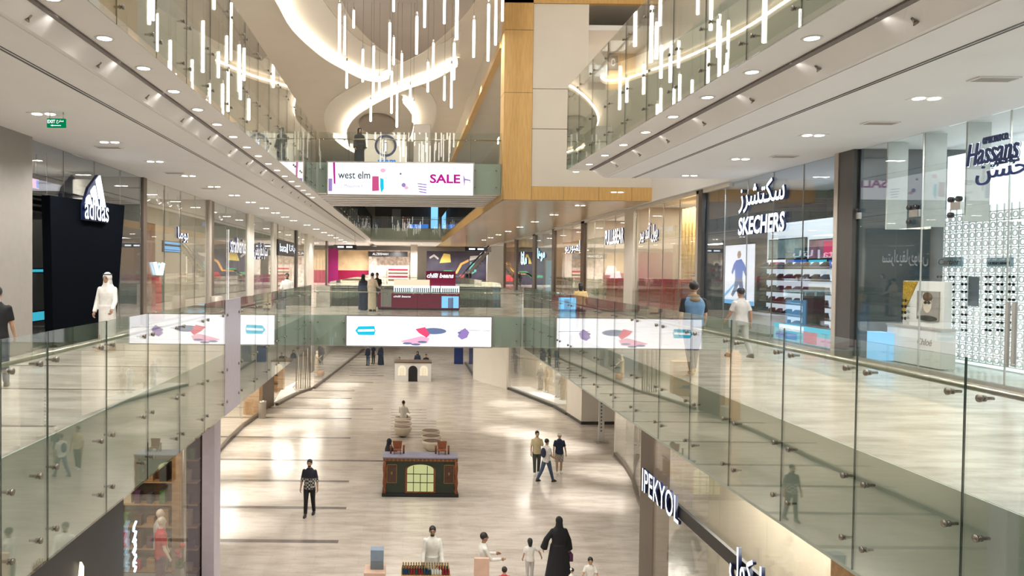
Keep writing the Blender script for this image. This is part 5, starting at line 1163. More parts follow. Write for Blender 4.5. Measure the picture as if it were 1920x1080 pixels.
# ground floor
stand('person in a dark and white plaid shirt walking alone on the marble', (580, 967), 861, G0, 172, dict(shirt=C_PLAID, sleeve='rolled', trousers=C_BLACK, hair='short', beard=1, shoes=C_SHOE), arms=((6, 12, 10), (-6, 12, 14)), legs=((8, 0), (-8, 10)), voxel=.010, head_turn=0)
stand('person in a yellow t-shirt, one of three walking together', (1006, 890), 808, G0, 185, dict(shirt=C_PALEY, sleeve='short', trousers=C_OLIVE, hair='short', shoes=C_SHOEW), arms=((5, 14, 20), (5, 14, 10)), legs=((4, 0), (-4, 6)))
stand('person in a white t-shirt and jeans, in the group of three', (1024, 904), 821, G0, -60, dict(shirt=C_WHITE, sleeve='short', trousers=C_JEAN, hair='short', backpack=C_NAVY, shoes=C_SHOE), arms=((10, 10, 50), (5, 10, 40)), legs=((18, 0), (-20, 14)))
stand('person in a black t-shirt, patterned shorts and white cap, walking with two others', (1048, 888), 812, G0, 178, dict(shirt=C_NAVY, sleeve='short', shorts=C_PRINT, cap=C_WHITE, shoes=C_SHOEW), arms=((8, 14, 20), (5, 14, 20)), legs=((3, 0), (-3, 4)), skin=SKIN)
person('person in a white shirt standing behind the table of perfume bottles', (onY(811, 1000, 17.9).x, 17.9), G0, 180, 1.72, dict(thobe=C_WHITE, hair='short', beard=1, shoes=C_SHOE), arms=((16, 10, 20), (16, 10, 20)), skin=SKIN2, voxel=.010)
person('person in a cream shirt turned to the side behind the pink panel', (onY(907, 1000, 17.6).x, 17.6), G0, -80, 1.68, dict(shirt=C_WHITE, sleeve='long', trousers=C_OLIVE, hair='short', shoes=C_SHOE), arms=((30, 8, 60), (30, 8, 55)), skin=SKIN2, voxel=.010)
AB = person('person in a flowing black abaya seen from behind, holding a child by the hand', (onY(1048, 1000, 18.8).x, 18.8), G0, 5, 1.67, dict(abaya=C_BLACK, headscarf=C_BLACK, shoes=C_SHOE, flare=.38, handbag=C_PURP), arms=((4, 20, 8), (4, 34, 6)), voxel=.013)
person('small child with black hair and a pale top, holding the hand of the abaya wearer', (onY(994, 1000, 18.8).x, 18.8), G0, 0, 1.10, dict(shirt=C_WHITE, sleeve='short', trousers=C_GREY, hair='long', shoes=C_SHOE), arms=((10, 52, 8), (0, 14, 30)), kid=True, voxel=.016)
person('child in a cream top at the bottom edge, right of the black abaya', (onY(1107, 1050, 17.6).x, 17.6), G0, 170, 1.10, dict(shirt=C_WHITE, sleeve='short', trousers=C_JEAN, hair='short', shoes=C_SHOE), arms=((30, 20, 70), (30, 20, 70)), kid=True, voxel=.016)
person('child of whom only the black-haired head shows at the bottom edge', (onY(946, 1060, 17.0).x, 17.0), G0, 0, 1.09, dict(shirt=C_RED, sleeve='short', trousers=C_JEAN, hair='short', shoes=C_SHOE), kid=True, voxel=.016)
person('toddler in a white cap close by the hem of the black abaya', (onY(1073, 1060, 17.7).x, 17.7), G0, 30, .80, dict(shirt=C_WHITE, sleeve='short', trousers=C_JEAN, cap=C_WHITE, hair='short', shoes=C_SHOE), kid=True, voxel=.02)
person('person in a white shirt and dark trousers sitting on the last bowl seat', (-.02, 37.1), G0, -10, 1.70, dict(shirt=C_WHITE, sleeve='long', trousers=C_OLIVE, hair='short', shoes=C_SHOE), legs=((85, 80), (85, 80)), sit=.43, arms=((30, 10, 40), (30, 10, 40)))
person('person in a black headscarf and black clothes behind the green kiosk counter', (onY(730, 830, 27.4).x, 27.4), G0, -60, 1.64, dict(abaya=C_BLACK, headscarf=C_BLACK, shoes=C_SHOE, flare=.24), arms=((40, 10, 40), (40, 10, 40)))
for i, (px, y, Y, o_) in enumerate([(690, 678, 60.5, dict(shirt=C_NAVY, sleeve='long', trousers=C_JEAN, hair='short', shoes=C_SHOE)), (700, 676, 61.5, dict(shirt=C_NAVY, sleeve='short', trousers=C_OLIVE, hair='short', shoes=C_SHOE)), (714, 677, 61, dict(abaya=C_NAVY, headscarf=C_BLACK, shoes=C_SHOE))]):
    person(['person in blue at the far end of the ground floor, left of two companions', 'person in dark trousers between two companions at the far end of the ground floor', 'person in a wide navy abaya at the far end of the ground floor'][i], (onY(px, y, Y).x, Y), G0, 150, 1.66, o_, voxel=.022, group='people under the bridge')
for i, (px, Y, o_, l) in enumerate([(749, 54.5, dict(shirt=C_YEL, sleeve='short', trousers=C_OLIVE, hair='short', shoes=C_SHOE), 'child in a yellow shirt behind the white castle kiosk'), (783, 56.5, dict(abaya=C_NAVY, headscarf=C_BLACK, shoes=C_SHOE), 'person in navy behind the middle of the white castle kiosk'), (799, 54.8, dict(shirt=C_BLACK, sleeve='short', trousers=C_OLIVE, backpack=C_NAVY, hair='short', shoes=C_SHOE), 'person with a dark backpack at the right end of the white castle kiosk')]):
    person(l, (onY(px, 660, Y).x, Y), G0, 170, 1.45 if i == 0 else 1.65, o_, voxel=.022)
# ================================================================== GROUND FLOOR WALLS AND SHOPS
H0, H1 = G0, -1.26
def seg(p, q, z0, z1, th, name, mt, kind='structure', label=None, cat=None, out=0):
    p, q = Vector((p[0], p[1], 0)), Vector((q[0], q[1], 0)); d_ = (q - p).normalized(); n = Vector((-d_.y, d_.x, 0))
    s = MB(); s.poly([(p.x - n.x * out, p.y - n.y * out, z0), (q.x - n.x * out, q.y - n.y * out, z0), (q.x + n.x * th, q.y + n.y * th, z0), (p.x + n.x * th, p.y + n.y * th, z0)], (0, 0, z1 - z0))
    if kind == 'structure': return struct(name, s, mt)
    return s
def gp(px, py): v = onZ(px, py, G0); return (v.x, v.y)
def front_glass(path, label, inward, wallm=None, plinth=M_BRONZE, deep=3.0, split=2.0, gm=None):
    """glass run along path with a dark plinth; inward +1 / -1 says which side the shop lies on"""
    t = thing('shop_window', label, 'shop window', (path[0][0], path[0][1], G0)); o_ = Vector((path[0][0], path[0][1], G0))
    for a, b in zip(path, path[1:]):
        L = math.dist(a, b); n = max(1, round(L / split))
        for k in range(n):
            p = [a[i] + (b[i] - a[i]) * k / n for i in (0, 1)]; q = [a[i] + (b[i] - a[i]) * (k + 1) / n for i in (0, 1)]
            dd = Vector((q[0] - p[0], q[1] - p[1], 0)).normalized(); nn = Vector((-dd.y, dd.x, 0)) * inward
            def bx(e0, e1, u0, u1, z0, z1, nm, mt_):
                P0 = Vector((p[0], p[1], 0)) + dd * u0; Q0 = Vector((q[0], q[1], 0)) - dd * u1
                MB().poly([tuple(v + nn * e - o_ + Vector((0, 0, z0 + G0 - 0))) for v, e in ((P0, e0), (Q0, e0), (Q0, e1), (P0, e1))], (0, 0, z1 - z0)).build(nm, mt_, t)
            bx(0, .02, .01, .01, .14 - 0, H1 - G0 - .02, 'glass_panel', gm or G_SHOP); bx(-.06, .12, 0, 0, 0.0, .14, 'plinth', plinth)
    return t
# bx writes z relative to the floor
def shop_back(pts, mt): 
    for a, b in zip(pts, pts[1:]): seg(a, b, H0, H1, .1, 'wall_left' if a[0] < 0 else 'wall_right', mt)
# near left shopfront
XLn, XRn = -4.6, 5.6
s = MB(); s.box(XLn - .2, XLn, Y0, 12.1, H0, H1); struct('wall_left', s, M_SHOPD)
front_glass([(XLn, 12.15), (XLn, 16.7)], 'tall ground-floor shop window with mannequins, lower left', 1, split=1.55, gm=G_LOW)
s = MB(); s.box(XLn + .02, -4.3, 16.75, 17.3, H0, H1); struct('pillar', s, M_LINEN)
seg((XLn, 17.35), (-8.4, 17.4), H0, H1, .1, 'wall_left', M_BROWN)
shop_back([(XLn - 2.6, 12.1), (XLn - 2.6, 17.1)], mat('muted_brown_shop_wall', (.30, .22, .15), .6, noise=.5, scale=1.5))
seg((XLn - .2, 12.0), (XLn - 2.7, 12.0), H0, H1, .1, 'wall_left', M_OAK); area('shop_light', (-6.3, 14.6, -1.4), 95, 1.2, 3)
p = onX(147, 1066, XLn + .03); t = thing('flame_emblem', 'small warm flame-shaped lit emblem on the dark wall at the lower left edge', 'emblem', (XLn + .03, p.y, p.z)); MB().poly([(0, -.08, -.3), (0, .1, -.3), (0, .12, -.02), (0, .04, .08), (0, .0, -.08)], (.03, 0, 0)).build('flame', E_WARMP, t)
p = onX(258, 1025, XLn + .1); t = thing('window_script', 'glowing pale blue vertical script in the lower left window', 'neon script', (XLn + .06, p.y, p.z))
sc_ = MB(); sc_.tube([(0, -.03 + .07 * math.sin(k * 1.9), -.42 + k * .06) for k in range(15)], .022, 6); sc_.tube([(0, .05 * math.cos(k * 2.3), -.3 + k * .05) for k in range(12)], .016, 6); sc_.build('stroke', MATS['pale_blue_glow'], t)
# left curved shopfront
Lp = [gp(408, 850), gp(430, 826), gp(455, 802), gp(486, 779), gp(520, 760), gp(560, 739), gp(585, 730), gp(620, 718), gp(653, 709)]
Lp = [(-8.35, 17.5), (-8.3, 24)] + [Lp[0]] + Lp[1:]
front_glass(Lp[:6], 'long curving glass shopfront on the ground floor left, before the timber cabinet', 1, split=2.6, gm=G_LOW)
front_glass(Lp[6:9], 'glass shopfront with the basket-carrying mannequin, ground floor left', 1, split=2.2, plinth=M_BRONZE, gm=G_LOW)
seg(Lp[5], Lp[7], H0, H1, .15, 'wall_left', M_OAK) if 0 else None
shop_back([(-11.8, 17.5), (-11.8, 44), (-11.0, 52), (-9.5, 60)], M_SHOPW)
a_, b_ = Lp[5], Lp[6]; dd = Vector((b_[0] - a_[0], b_[1] - a_[1], 0)).normalized()
t = thing('timber_portal', 'tall brown timber portal between the curved shop windows, ground floor left', 'portal', (a_[0], a_[1], G0), math.atan2(dd.y, dd.x)); MB().box(0, .5, 0, .9, 0, H1 - G0).build('post', M_OAK, t); MB().box(.5, math.dist(a_, b_), .2, .35, 0, H1 - G0).build('recess_panel', M_BROWN, t)
L2p = (gp(660, 700)[0], gp(660, 700)[1])
e = Lp[8]; path2 = [e, (e[0] + .05, e[1] + 6), (-3.9, 72), (-3.9, 99)]
t = thing('slatted_screen', 'steel and timber slatted screen at the corner of the ground-floor shops, left', 'screen', (e[0] - 1.1, e[1] + .2, G0))
for k in range(7): MB().box(k * .15, k * .15 + .05, .0, .12, 0, H1 - G0).build('slat', M_BEIGEMET if k % 2 else M_BROWN, t)
front_glass([(e[0] + .12, e[1] + .2), (-3.95, 72)], 'glass shopfront running under the bridge, ground floor left', 1, split=3.0)
shop_back([(-7.0, 56), (-7, 99)], M_SHOPG)
for (x_, y_) in ((-9.6, 30), (-9.4, 38), (-8, 48), (-6.5, 52), (-5.6, 64), (10.5, 44), (9, 50), (11, 30)): area('shop_light', (x_, y_, -1.4), 380 if x_ < 0 else 170, 1.5, 2.5)
# bin, cabinet, display things on the left
x_, y_ = gp(480, 783); t = thing('litter_bin', 'round beige litter bin at the foot of the curved shopfront', 'litter bin', (x_ + .35, y_ - .1, G0)); MB().lathe([(.19, 0), (.2, .02), (.2, .82), (.18, .86)], (0, 0, 0), 24).build('body', M_BEIGEMET, t); MB().lathe([(.21, .82), (.21, .9), (.12, .9), (.12, .84)], (0, 0, 0), 24).build('rim', M_STEEL, t)
p = onZ(545, 735, G0); t = thing('display_cabinet', 'oak shoe cabinet with lit shelves behind the curved window', 'cabinet', (p.x - 1.6, p.y + .1, G0)); zt = 2.2
MB().box(0, 1.1, 0, .6, 0, zt).build('body', M_OAK, t, .01)
for k in range(3): MB().box(.05, .8, -.25, 0, .5 + k * .55, .54 + k * .55).build('shelf', M_DARKG, t)
for k in range(2): MB().box(.08, .5, -.16, -.02, .56 + k * .55, .7 + k * .55).build('shoe_box', MATS['navy_mesh_fabric'], t)
p = onZ(520, 750, G0); t = thing('shoe_table', 'low table crowded with pale shoes behind the curved window', 'table', (p.x - 1.2, p.y, G0)); MB().box(-.5, .5, -.3, .3, .55, .6).build('table_top', M_WHITE, t)
for sx in (-.42, .42):
    for sy in (-.24, .24): MB().tube([(sx, sy, 0), (sx, sy, .55)], .02, 6).build('leg', M_STEEL, t)
for i in range(4):
    q, kk = protos[i]; o = copy_fast(q, kk, (p.x - 1.5 + i * .22, p.y, G0 + .602), .4, 'pale shoe on the low table behind the curved window, %s from the left' % ordn(i)); o['group'] = 'shoes on the low table'
# mannequins
def dummy(label, x, y, z, face, H, outfit, arms=((5, 14, 20), (5, 14, 20)), **k):
    return person(label, (x, y), z, face, H, outfit, name='mannequin', cat='mannequin', skin=MANN, arms=arms, voxel=k.pop('voxel', .018), **k)
x_, y_ = gp(606, 712)
dummy('cream-dressed mannequin with one arm raised in the left ground-floor window', x_ - .6, y_ + 1.2, G0 + .12, -100, 1.8, dict(thobe=C_BEIGE, shoes=C_SHOEW), arms=((60, 20, 70), (20, 14, 30)))
s = MB(); s.lathe([(.2, 0), (.26, .1), (.28, .42), (.24, .42), (.22, .1)], (x_ - .25, y_ + .75, G0 + .12), 20); one('wicker_basket', s, mat('brown_wicker', (.36, .17, .06), .7, noise=.5, scale=30), 'brown wicker basket beside the cream mannequin', 'basket')
s = MB(); s.xy([(Lp[6][0] - .25, Lp[6][1] + .25), (Lp[7][0] - .2, Lp[7][1] + .2), (Lp[8][0] - 1.3, Lp[8][1] + .1), (Lp[8][0] - 1.3, Lp[8][1] + 3), (Lp[6][0] - .6, Lp[6][1] + 5)], G0, G0 + .118); one('display_plinth', s, M_WHITE, 'low white display plinth under the basket', 'plinth')
for i, (px, Y, o_) in enumerate(((1014, 48.3, dict(thobe=C_PRINT)), (1025, 47.4, dict(shirt=C_BEIGE, sleeve='long', trousers=C_BEIGE)), (1046, 45.6, dict(thobe=C_WHITE)), (1056, 44.8, dict(thobe=C_BEIGE)))):
    dummy(['mannequin in a patterned robe, ground-floor window on the right', 'mannequin in beige shirt and trousers, ground-floor window on the right', 'mannequin in a long white robe, ground-floor window on the right', 'mannequin in a cream robe, nearest of four in the right ground-floor window'][i], onY(px, 700, Y).x, Y, G0 + .12, 120, 1.75, dict(o_, shoes=C_SHOEW), group='mannequins in the right ground-floor window')
for i, (px, Y, o_) in enumerate(((306, 15.0, dict(shirt=C_RED, sleeve='short', trousers=C_PURP)), (314, 15.9, dict(shirt=C_GREY, sleeve='short', trousers=C_PURP)))):
    dummy(['mannequin in a red top in the lower left window', 'mannequin in a grey top behind the red one in the lower left window'][i], -5.2 - .2 * i, 15.8 + .5 * i, G0 + .9, -60, 1.7, o_)
s = MB(); s.box(-6.6, -4.75, 14.4, 16.95, G0, G0 + .898); one('display_plinth', s, M_SHOPG, 'grey display plinth of the lower left window', 'plinth', bevel=.01)
t = thing('flower_arrangement', 'vase of red flowers and green leaves in the lower left window', 'flowers', (-4.98, 16.4, G0 + .9)); MB().lathe([(.08, 0), (.13, .15), (.09, .35), (.07, .34)], (0, 0, 0), 14).build('vase', M_SHOPG, t)
f = MB(); rr = random.Random(5)
for k in range(50):
    a_ = rr.uniform(0, 6.28); e_ = rr.uniform(.5, 1.3); d_ = Vector((math.cos(a_) * math.cos(e_), math.sin(a_) * math.cos(e_), math.sin(e_))); b0 = Vector((0, 0, .33)); sd = Vector((-math.sin(a_), math.cos(a_), 0)) * .02; tp = b0 + d_ * rr.uniform(.15, .3); md = b0.lerp(tp, .5)
    f.add([b0, md + sd, tp, md - sd, md + Vector((0, 0, -.006))], [(0, 1, 2), (0, 2, 3), (0, 4, 1), (0, 3, 4), (1, 4, 2), (4, 3, 2)])
f.build('leaves', M_GREEN, t)
for k in range(3): MB().ball((rr.uniform(-.08, .08), rr.uniform(-.12, .12), .6 + k * .12), (.07, .07, .06), 10).build('blossom', C_RED, t)
x_ = XR + .5
for i, (px, lab, o_) in enumerate(((1296, 'mannequin in a patterned shirt and dark cap by the red cabinets', dict(shirt=C_PRINT, sleeve='long', trousers=C_WHITE, cap=C_OLIVE)),)):
    p = onX(px + 2, 560, XR + .7); dummy(lab, p.x, p.y - .2, .01, 100, 1.8, o_)
p = onX(1128, 560, XR + .3); dummy('mannequin in a pale green dress by the red cabinets', p.x, p.y, .01, 110, 1.5, dict(thobe=C_PALEY))
p = onX(486, 520, XL - .6); dummy('mannequin in a patterned dress with a scarf in the fourth left window', p.x, p.y, .01, -90, 1.85, dict(thobe=C_PRINT, hair='long'))
p = onX(557, 520, XL - .6); dummy('mannequin in red after the black box sign', p.x, p.y, .01, -90, 1.8, dict(shirt=C_RED, sleeve='short', trousers=C_OLIVE))
# clothes rails inside left shops
for i, y_ in enumerate((33.0, 36.2, 41.5)):
    t = thing('clothes_rail', 'clothes rail with dark garments behind the left shop windows, %s from the near end' % ordn(i), 'clothes rail', (XL - 1.6, y_, 0), 0, 'clothes rails on the left')
    MB().tube([(0, -1, 0), (0, -1, 1.5), (0, 1, 1.5), (0, 1, 0)], .02, 6).build('frame', M_STEEL, t)
    for k in range(9): MB().box(-.22, .22, -.85 + k * .2, -.78 + k * .2, .5, 1.45).build('garment', [C_JEAN, C_BLACK, C_OLIVE, C_GREY, C_PURP, C_YEL][(k * 7 + i) % 6], t, .02)

# stocked shelves and a leafy display behind the lower left window
t = thing('wall_shelving', 'brown stocked shelving behind the lower left window', 'shelving', (-7.15, 17.3, G0)); rr = random.Random(11)
MB().box(0, 2.4, -.05, 0, 0, 4.6).build('back_panel', M_BROWN, t)
for k in range(8):
    z_ = .4 + k * .52; MB().box(0, 2.4, -.3, -.05, z_ - .03, z_).build('shelf', M_OAK, t)
    for j in range(8): MB().box(.05 + j * .29, .05 + j * .29 + rr.uniform(.12, .24), -.27, -.1, z_, z_ + rr.uniform(.14, .4)).build('goods', rr.choice([C_RED, C_BEIGE, M_GREEN, C_PURP, M_OAK, M_GREEN, M_BROWN, C_OLIVE, M_SHOPG]), t, .01)
s = MB(); s.box(-5.3, -5.0, 16.86, 16.9, G0 + .9, G0 + 4.6); one('wood_panel', s, M_OAK, 'upright orange-brown wood panel behind the flowers in the lower left window', 'panel')
s = MB(); s.lathe([(.05, 0), (.06, .9), (.05, 3.2), (.02, 3.25)], (-4.95, 16.62, G0 + .9), 12); one('glass_column', s, M_STEEL, 'slim shiny display post at the corner of the lower left window', 'display post')
# near right shopfront with its sign band
ip = XRn
s = MB(); s.box(XRn - .02, XRn + .35, 16.4, 17.3, H0, H1); struct('pillar', s, M_BRONZE)
front_glass([(XRn, 16.4), (XRn, 9.6)], 'pale lit ground-floor shop window under the black sign band', 1 * 1, split=1.7, gm=G_LOW)
s = MB(); s.box(XRn - .02, XRn + .3, Y0, 9.55, H0, H1); struct('wall_right', s, M_OAK)
s = MB(); s.box(XRn + 1.6, XRn + 1.7, 9.6, 17.3, H0, H1); struct('wall_right', s, M_SHOPW); area('shop_light', (XRn + .8, 13, -1.4), 260, .8, 5, (1, .95, .86))
z0, z1 = onX(1250, 962, XRn - .05).z, 0
a, b = onX(1218, 900, XRn), onX(1440, 1070, XRn)
zl = onX(1218, 925, XRn - .08).z; zt_ = onX(1218, 880, XRn - .08).z
t = thing('brand_sign', 'black sign band with white Latin and Arabic letters, lower right shop', 'shop sign', (XRn - .1, b.y - .3, zl))
MB().box(0, .07, 0, a.y - b.y + .3, .06, .30).build('band', M_BLACK, t)
e1 = onX(1279, 950, XRn - .1); Lh = zt_ - zl
letters('lettering', 'IPEKYOL', (-.01, a.y - t.location.y, -.02), (0, -1, 0), (0, 0, 1), a.y - e1.y, Lh, .06, E_SIGN, t)
e2, e3 = onX(1376, 1040, XRn - .1), onX(1437, 1060, XRn - .1)
letters('lettering', arabic('ايكول'), (-.01, e2.y - t.location.y, -.12), (0, -1, 0), (0, 0, 1), e2.y - e3.y, Lh + .1, .06, E_SIGN, t, bold=.01)
# right curved shopfront
Rp = [gp(1198, 941), gp(1187, 901), gp(1172, 876), gp(1153, 854)]
front_glass([(XRn + .4, 17.6), (7.3, 20.5)] + Rp, 'curved glass shopfront on the ground floor right, under the walkway', -1, split=2.5)
seg(Rp[-1], (Rp[-1][0] + 5, Rp[-1][1] + 1), H0, H1, .1, 'wall_right', M_CREAM)
shop_back([(13.5, 18), (13.5, 31)], M_SHOPW)
q = [gp(1160, 796), gp(1090, 796), gp(1063, 778.5), gp(1039, 764), gp(953, 730), gp(925, 721), gp(890, 711), gp(873, 681)]
s = MB(); s.xy([q[0], q[1], q[2], (q[2][0] + .6, q[2][1] + 1.2), (q[0][0], q[0][1] + 1.5)], H0, H1); struct('pillar', s, M_CREAM)
seg(q[0], (15, q[0][1]), H0, H1, .15, 'wall_right', M_CREAM)
front_glass([q[2], q[3], q[4]], 'glass shopfront with four robed mannequins, ground floor right', -1, plinth=M_DARKG, split=2.3)
seg(q[4], q[5], H0, H1, .15, 'wall_right', M_CREAM); seg(q[5], q[6], H0, H1, .15, 'wall_right', M_CREAM)
front_glass([q[6], q[7]], 'narrow glass shopfront beyond the cream panels, ground floor right', -1, split=2.5, plinth=M_DARKG)
for k, (a, b) in enumerate(((q[0], q[1]), (q[1], q[2]), (q[5], q[6]))): 
    s = seg(a, b, H0, H0 + .16, .02, 'x', None, kind='mesh', out=.06); struct('baseboard_right', s, M_DARKG)
seg(q[2], (q[2][0] + 5, q[2][1] + 1.5), H0, H1, .1, 'wall_right', M_SHOPW); shop_back([(11.5, 44), (10.0, 52.5), (9.5, 60)], M_SHOPW)
s = MB(); s.xy([(q[3][0] + .3, q[3][1] + .5), (q[3][0] + 1.5, q[3][1] + .5), (q[4][0] + 1.5, q[4][1] + .5), (q[4][0] + .25, q[4][1] + .5)], G0, G0 + .118); one('display_plinth', s, M_WHITE, 'long white plinth under the four robed mannequins', 'plinth')
a, b = onY(852, 660, 62), onY(873, 660, 62); s = MB(); s.box(a.x, b.x - .2, 62, 62.6, H0, H1); one('hoarding', s, mat('deep_blue_board', (.01, .03, .16), .4, noise=.05), 'deep blue board wall at the far end of the ground floor, right', 'hoarding')
# information pylon
x_, y_ = gp(1127, 829); t = thing('information_pylon', 'slim white information pylon standing on the marble by the right shops', 'pylon', (x_, y_, G0)); zt = onY(1125, 749, y_).z - G0
MB().box(-.3, .3, -.25, .25, 0, .03).build('foot_plate', M_STEEL, t); MB().box(-.13, .13, -.04, .04, .03, zt).build('panel', M_WHITE, t, .005)
for k in range(9): MB().box(-.05, .02, -.046, -.04, .5 + k * .16, .58 + k * .16).build('printed_mark', M_GREYB, t)

# ---- bowl seats
def bowl():
    t = thing('bowl_seat', 'x', 'seat'); MB().lathe([(.12, .03), (.22, .05), (.36, .2), (.44, .40), (.445, .47), (.41, .485), (.40, .45)], (0, 0, 0), 36).build('bowl', mat('cream_stoneware', (.66, .58, .47), .4, noise=.03), t)
    MB().lathe([(.02, .45), (.40, .455), (.40, .44), (.02, .43)], (0, 0, 0), 30).build('seat_pad', mat('brown_seat_pad', (.20, .13, .09), .6, noise=.15), t); MB().lathe([(.10, 0), (.14, .0), (.14, .04), (.1, .04)], (0, 0, 0), 20).build('foot', M_DARKG, t); return t
BW = bowl(); BK = list(BW.children); fst = True
for j, (x_, ys, nm) in enumerate(((-.05, (35.0, 36.1, 37.3), 'left'), (1.25, (32.2, 33.2, 34.25), 'right'))):
    for i, y in enumerate(ys):
        l_ = 'cream bowl-shaped seat with brown pad, %s from the kiosk in the %s row' % (ordn(i), nm)
        if fst: o = BW; o.location = (x_, y, G0 + .003); o['label'] = l_; fst = False
        else: o = copy_fast(BW, BK, (x_, y, G0 + .003), 0, l_)
        o['group'] = 'bowl seats on the striped marble'
# ---- dark green kiosk with arched lit window
M_KG = mat('dark_green_kiosk_paint', (.022, .03, .018), .45, noise=.15, scale=4); M_KO = mat('carved_orange_trim', (.20, .055, .018), .5, noise=.4, scale=25); M_GOLD = mat('dull_gold_trim', (.30, .18, .05), .4, .4)
pa, pb = onZ(718, 931, G0), onZ(857, 931, G0); Yk = pa.y; xa, xb = pa.x, pb.x; Hk = onY(788, 857, Yk).z - G0; Wk = xb - xa
t = thing('market_kiosk', 'dark green kiosk with carved orange edging and a lit arched window', 'kiosk', (xa, Yk, G0 + .003))
MB().box(0, Wk, 0, .7, .12, Hk - .12).build('body', M_KG, t, .01); MB().box(-.04, Wk + .04, -.04, .74, 0, .12).build('base', M_BLACK, t, .01)
MB().box(-.02, Wk + .02, -.06, .74, Hk - .05, Hk).build('counter_top', mat('lilac_grey_top', (.22, .21, .27), .3), t, .008)
fr = MB().box(0, Wk, -.03, .0, Hk - .15, Hk - .05).build('frieze', M_KO, t)
for k in range(18): MB().box(.05 + k * Wk / 18, .09 + k * Wk / 18, -.045, -.03, Hk - .14, Hk - .07).build('frieze_block', M_GOLD, fr)
for x_ in (0, Wk - .1): MB().lathe([(.05, .12), (.07, .2), (.045, .3), (.07, .5), (.045, .75), (.07, 1.0), (.05, Hk - .16)], (x_ + .05, -.02, 0), 12).build('carved_post', M_KO, t)
cx = Wk / 2; aw, ah = .46, .82
def arch(w_, h_, y, z0, n=14): return [(cx - w_, y, z0), (cx - w_, y, z0 + h_)] + [(cx - w_ * math.cos(PI * k / n), y, z0 + h_ + w_ * .38 * math.sin(PI * k / n)) for k in range(1, n)] + [(cx + w_, y, z0 + h_), (cx + w_, y, z0)]
MB().poly(arch(aw + .07, ah - .02, -.03, .14), (0, .03, 0)).build('arch_surround', M_KO, t); wn = MB().poly(arch(aw, ah - .05, -.036, .2), (0, .006, 0)).build('arched_window', emis('pale_green_window_glow', (.62, .64, .30), .9), t)
for x_ in (-.24, 0, .24): MB().box(cx + x_ - .012, cx + x_ + .012, -.05, -.036, .2, .2 + ah + (.08 if x_ else -.2)).build('glazing_bar', M_BLACK, wn)
for z_ in (.5, .8): MB().box(cx - aw, cx + aw, -.05, -.036, z_, z_ + .025).build('glazing_bar', M_BLACK, wn)
for x_ in (.14, Wk - .46): 
    pn = MB().box(x_, x_ + .32, -.012, 0, .5, 1.12).build('side_panel', mat('dark_carved_panel', (.07, .03, .02), .5, noise=.4, scale=20), t)
    for q_ in ((x_ - .02, x_ + .34, .48, .5), (x_ - .02, x_ + .34, 1.12, 1.14), (x_ - .02, x_, .48, 1.14), (x_ + .32, x_ + .34, .48, 1.14)): MB().box(q_[0], q_[1], -.02, 0, q_[2], q_[3]).build('gold_moulding', M_GOLD, pn)
    MB().ball((x_ + .16, -.015, .82), (.035, .015, .06), 10).build('gold_rosette', M_GOLD, pn)
for i, px in enumerate((745, 829)):
    p = onY(px, 845, Yk + .45); t = thing('toy_chair', 'small carved orange wooden chair on the green kiosk top, %s one' % ('left' if i == 0 else 'right'), 'model chair', (p.x, Yk + .45, G0 + Hk + .005), 0, 'carved chairs on the kiosk')
    MB().box(-.14, .14, -.12, .12, .12, .15).build('seat', M_KO, t); MB().poly([(-.14, .1, .15), (.14, .1, .15), (.17, .13, .42), (-.17, .13, .42)], (0, .03, 0)).build('backrest', M_KO, t)
    for sx in (-.12, .12):
        for sy in (-.1, .1): MB().box(sx - .015, sx + .015, sy - .015, sy + .015, 0, .12).build('leg', M_KO, t)
        MB().tube([(sx * 1.9, -.0, 0), (sx * 1.9, 0, .22), (sx * 1.9, 0, .30)], [.03, .03, .045], 8).build('turned_finial', M_KO, t)
# ---- white castle kiosk
pa, pb = onZ(740, 715, G0), onZ(808, 715, G0); Yc = pa.y; Wc = pb.x - pa.x; Hc = onY(770, 679, Yc).z - G0
t = thing('castle_kiosk', 'white kiosk with an arched black door and two lit arched windows', 'kiosk', (pa.x, Yc, G0)); MB().box(0, Wc, 0, 1.5, 0, Hc - .06).build('body', M_WHITE, t, .01); MB().box(-.04, Wc + .04, -.05, 1.55, Hc - .06, Hc).build('counter_top', M_BROWN, t)
def arc2(cx_, w_, h_, y, z0, n=10): return [(cx_ - w_, y, z0), (cx_ - w_, y, z0 + h_)] + [(cx_ - w_ * math.cos(PI * k / n), y, z0 + h_ + w_ * math.sin(PI * k / n)) for k in range(1, n)] + [(cx_ + w_, y, z0 + h_), (cx_ + w_, y, z0)]
MB().poly(arc2(Wc / 2, .32, .8, -.02, .0), (0, .02, 0)).build('arched_door', M_BLACK, t)
for x_ in (Wc * .2, Wc * .8):
    wn = MB().poly(arc2(x_, .27, .45, -.02, .42), (0, .02, 0)).build('arched_window', emis('soft_warm_window_glow', (1, .85, .6), 1.0), t)
    for k in (-1, 0, 1): MB().box(x_ + k * .12 - .01, x_ + k * .12 + .01, -.026, -.02, .42, .95).build('glazing_bar', M_SHOPW, wn)
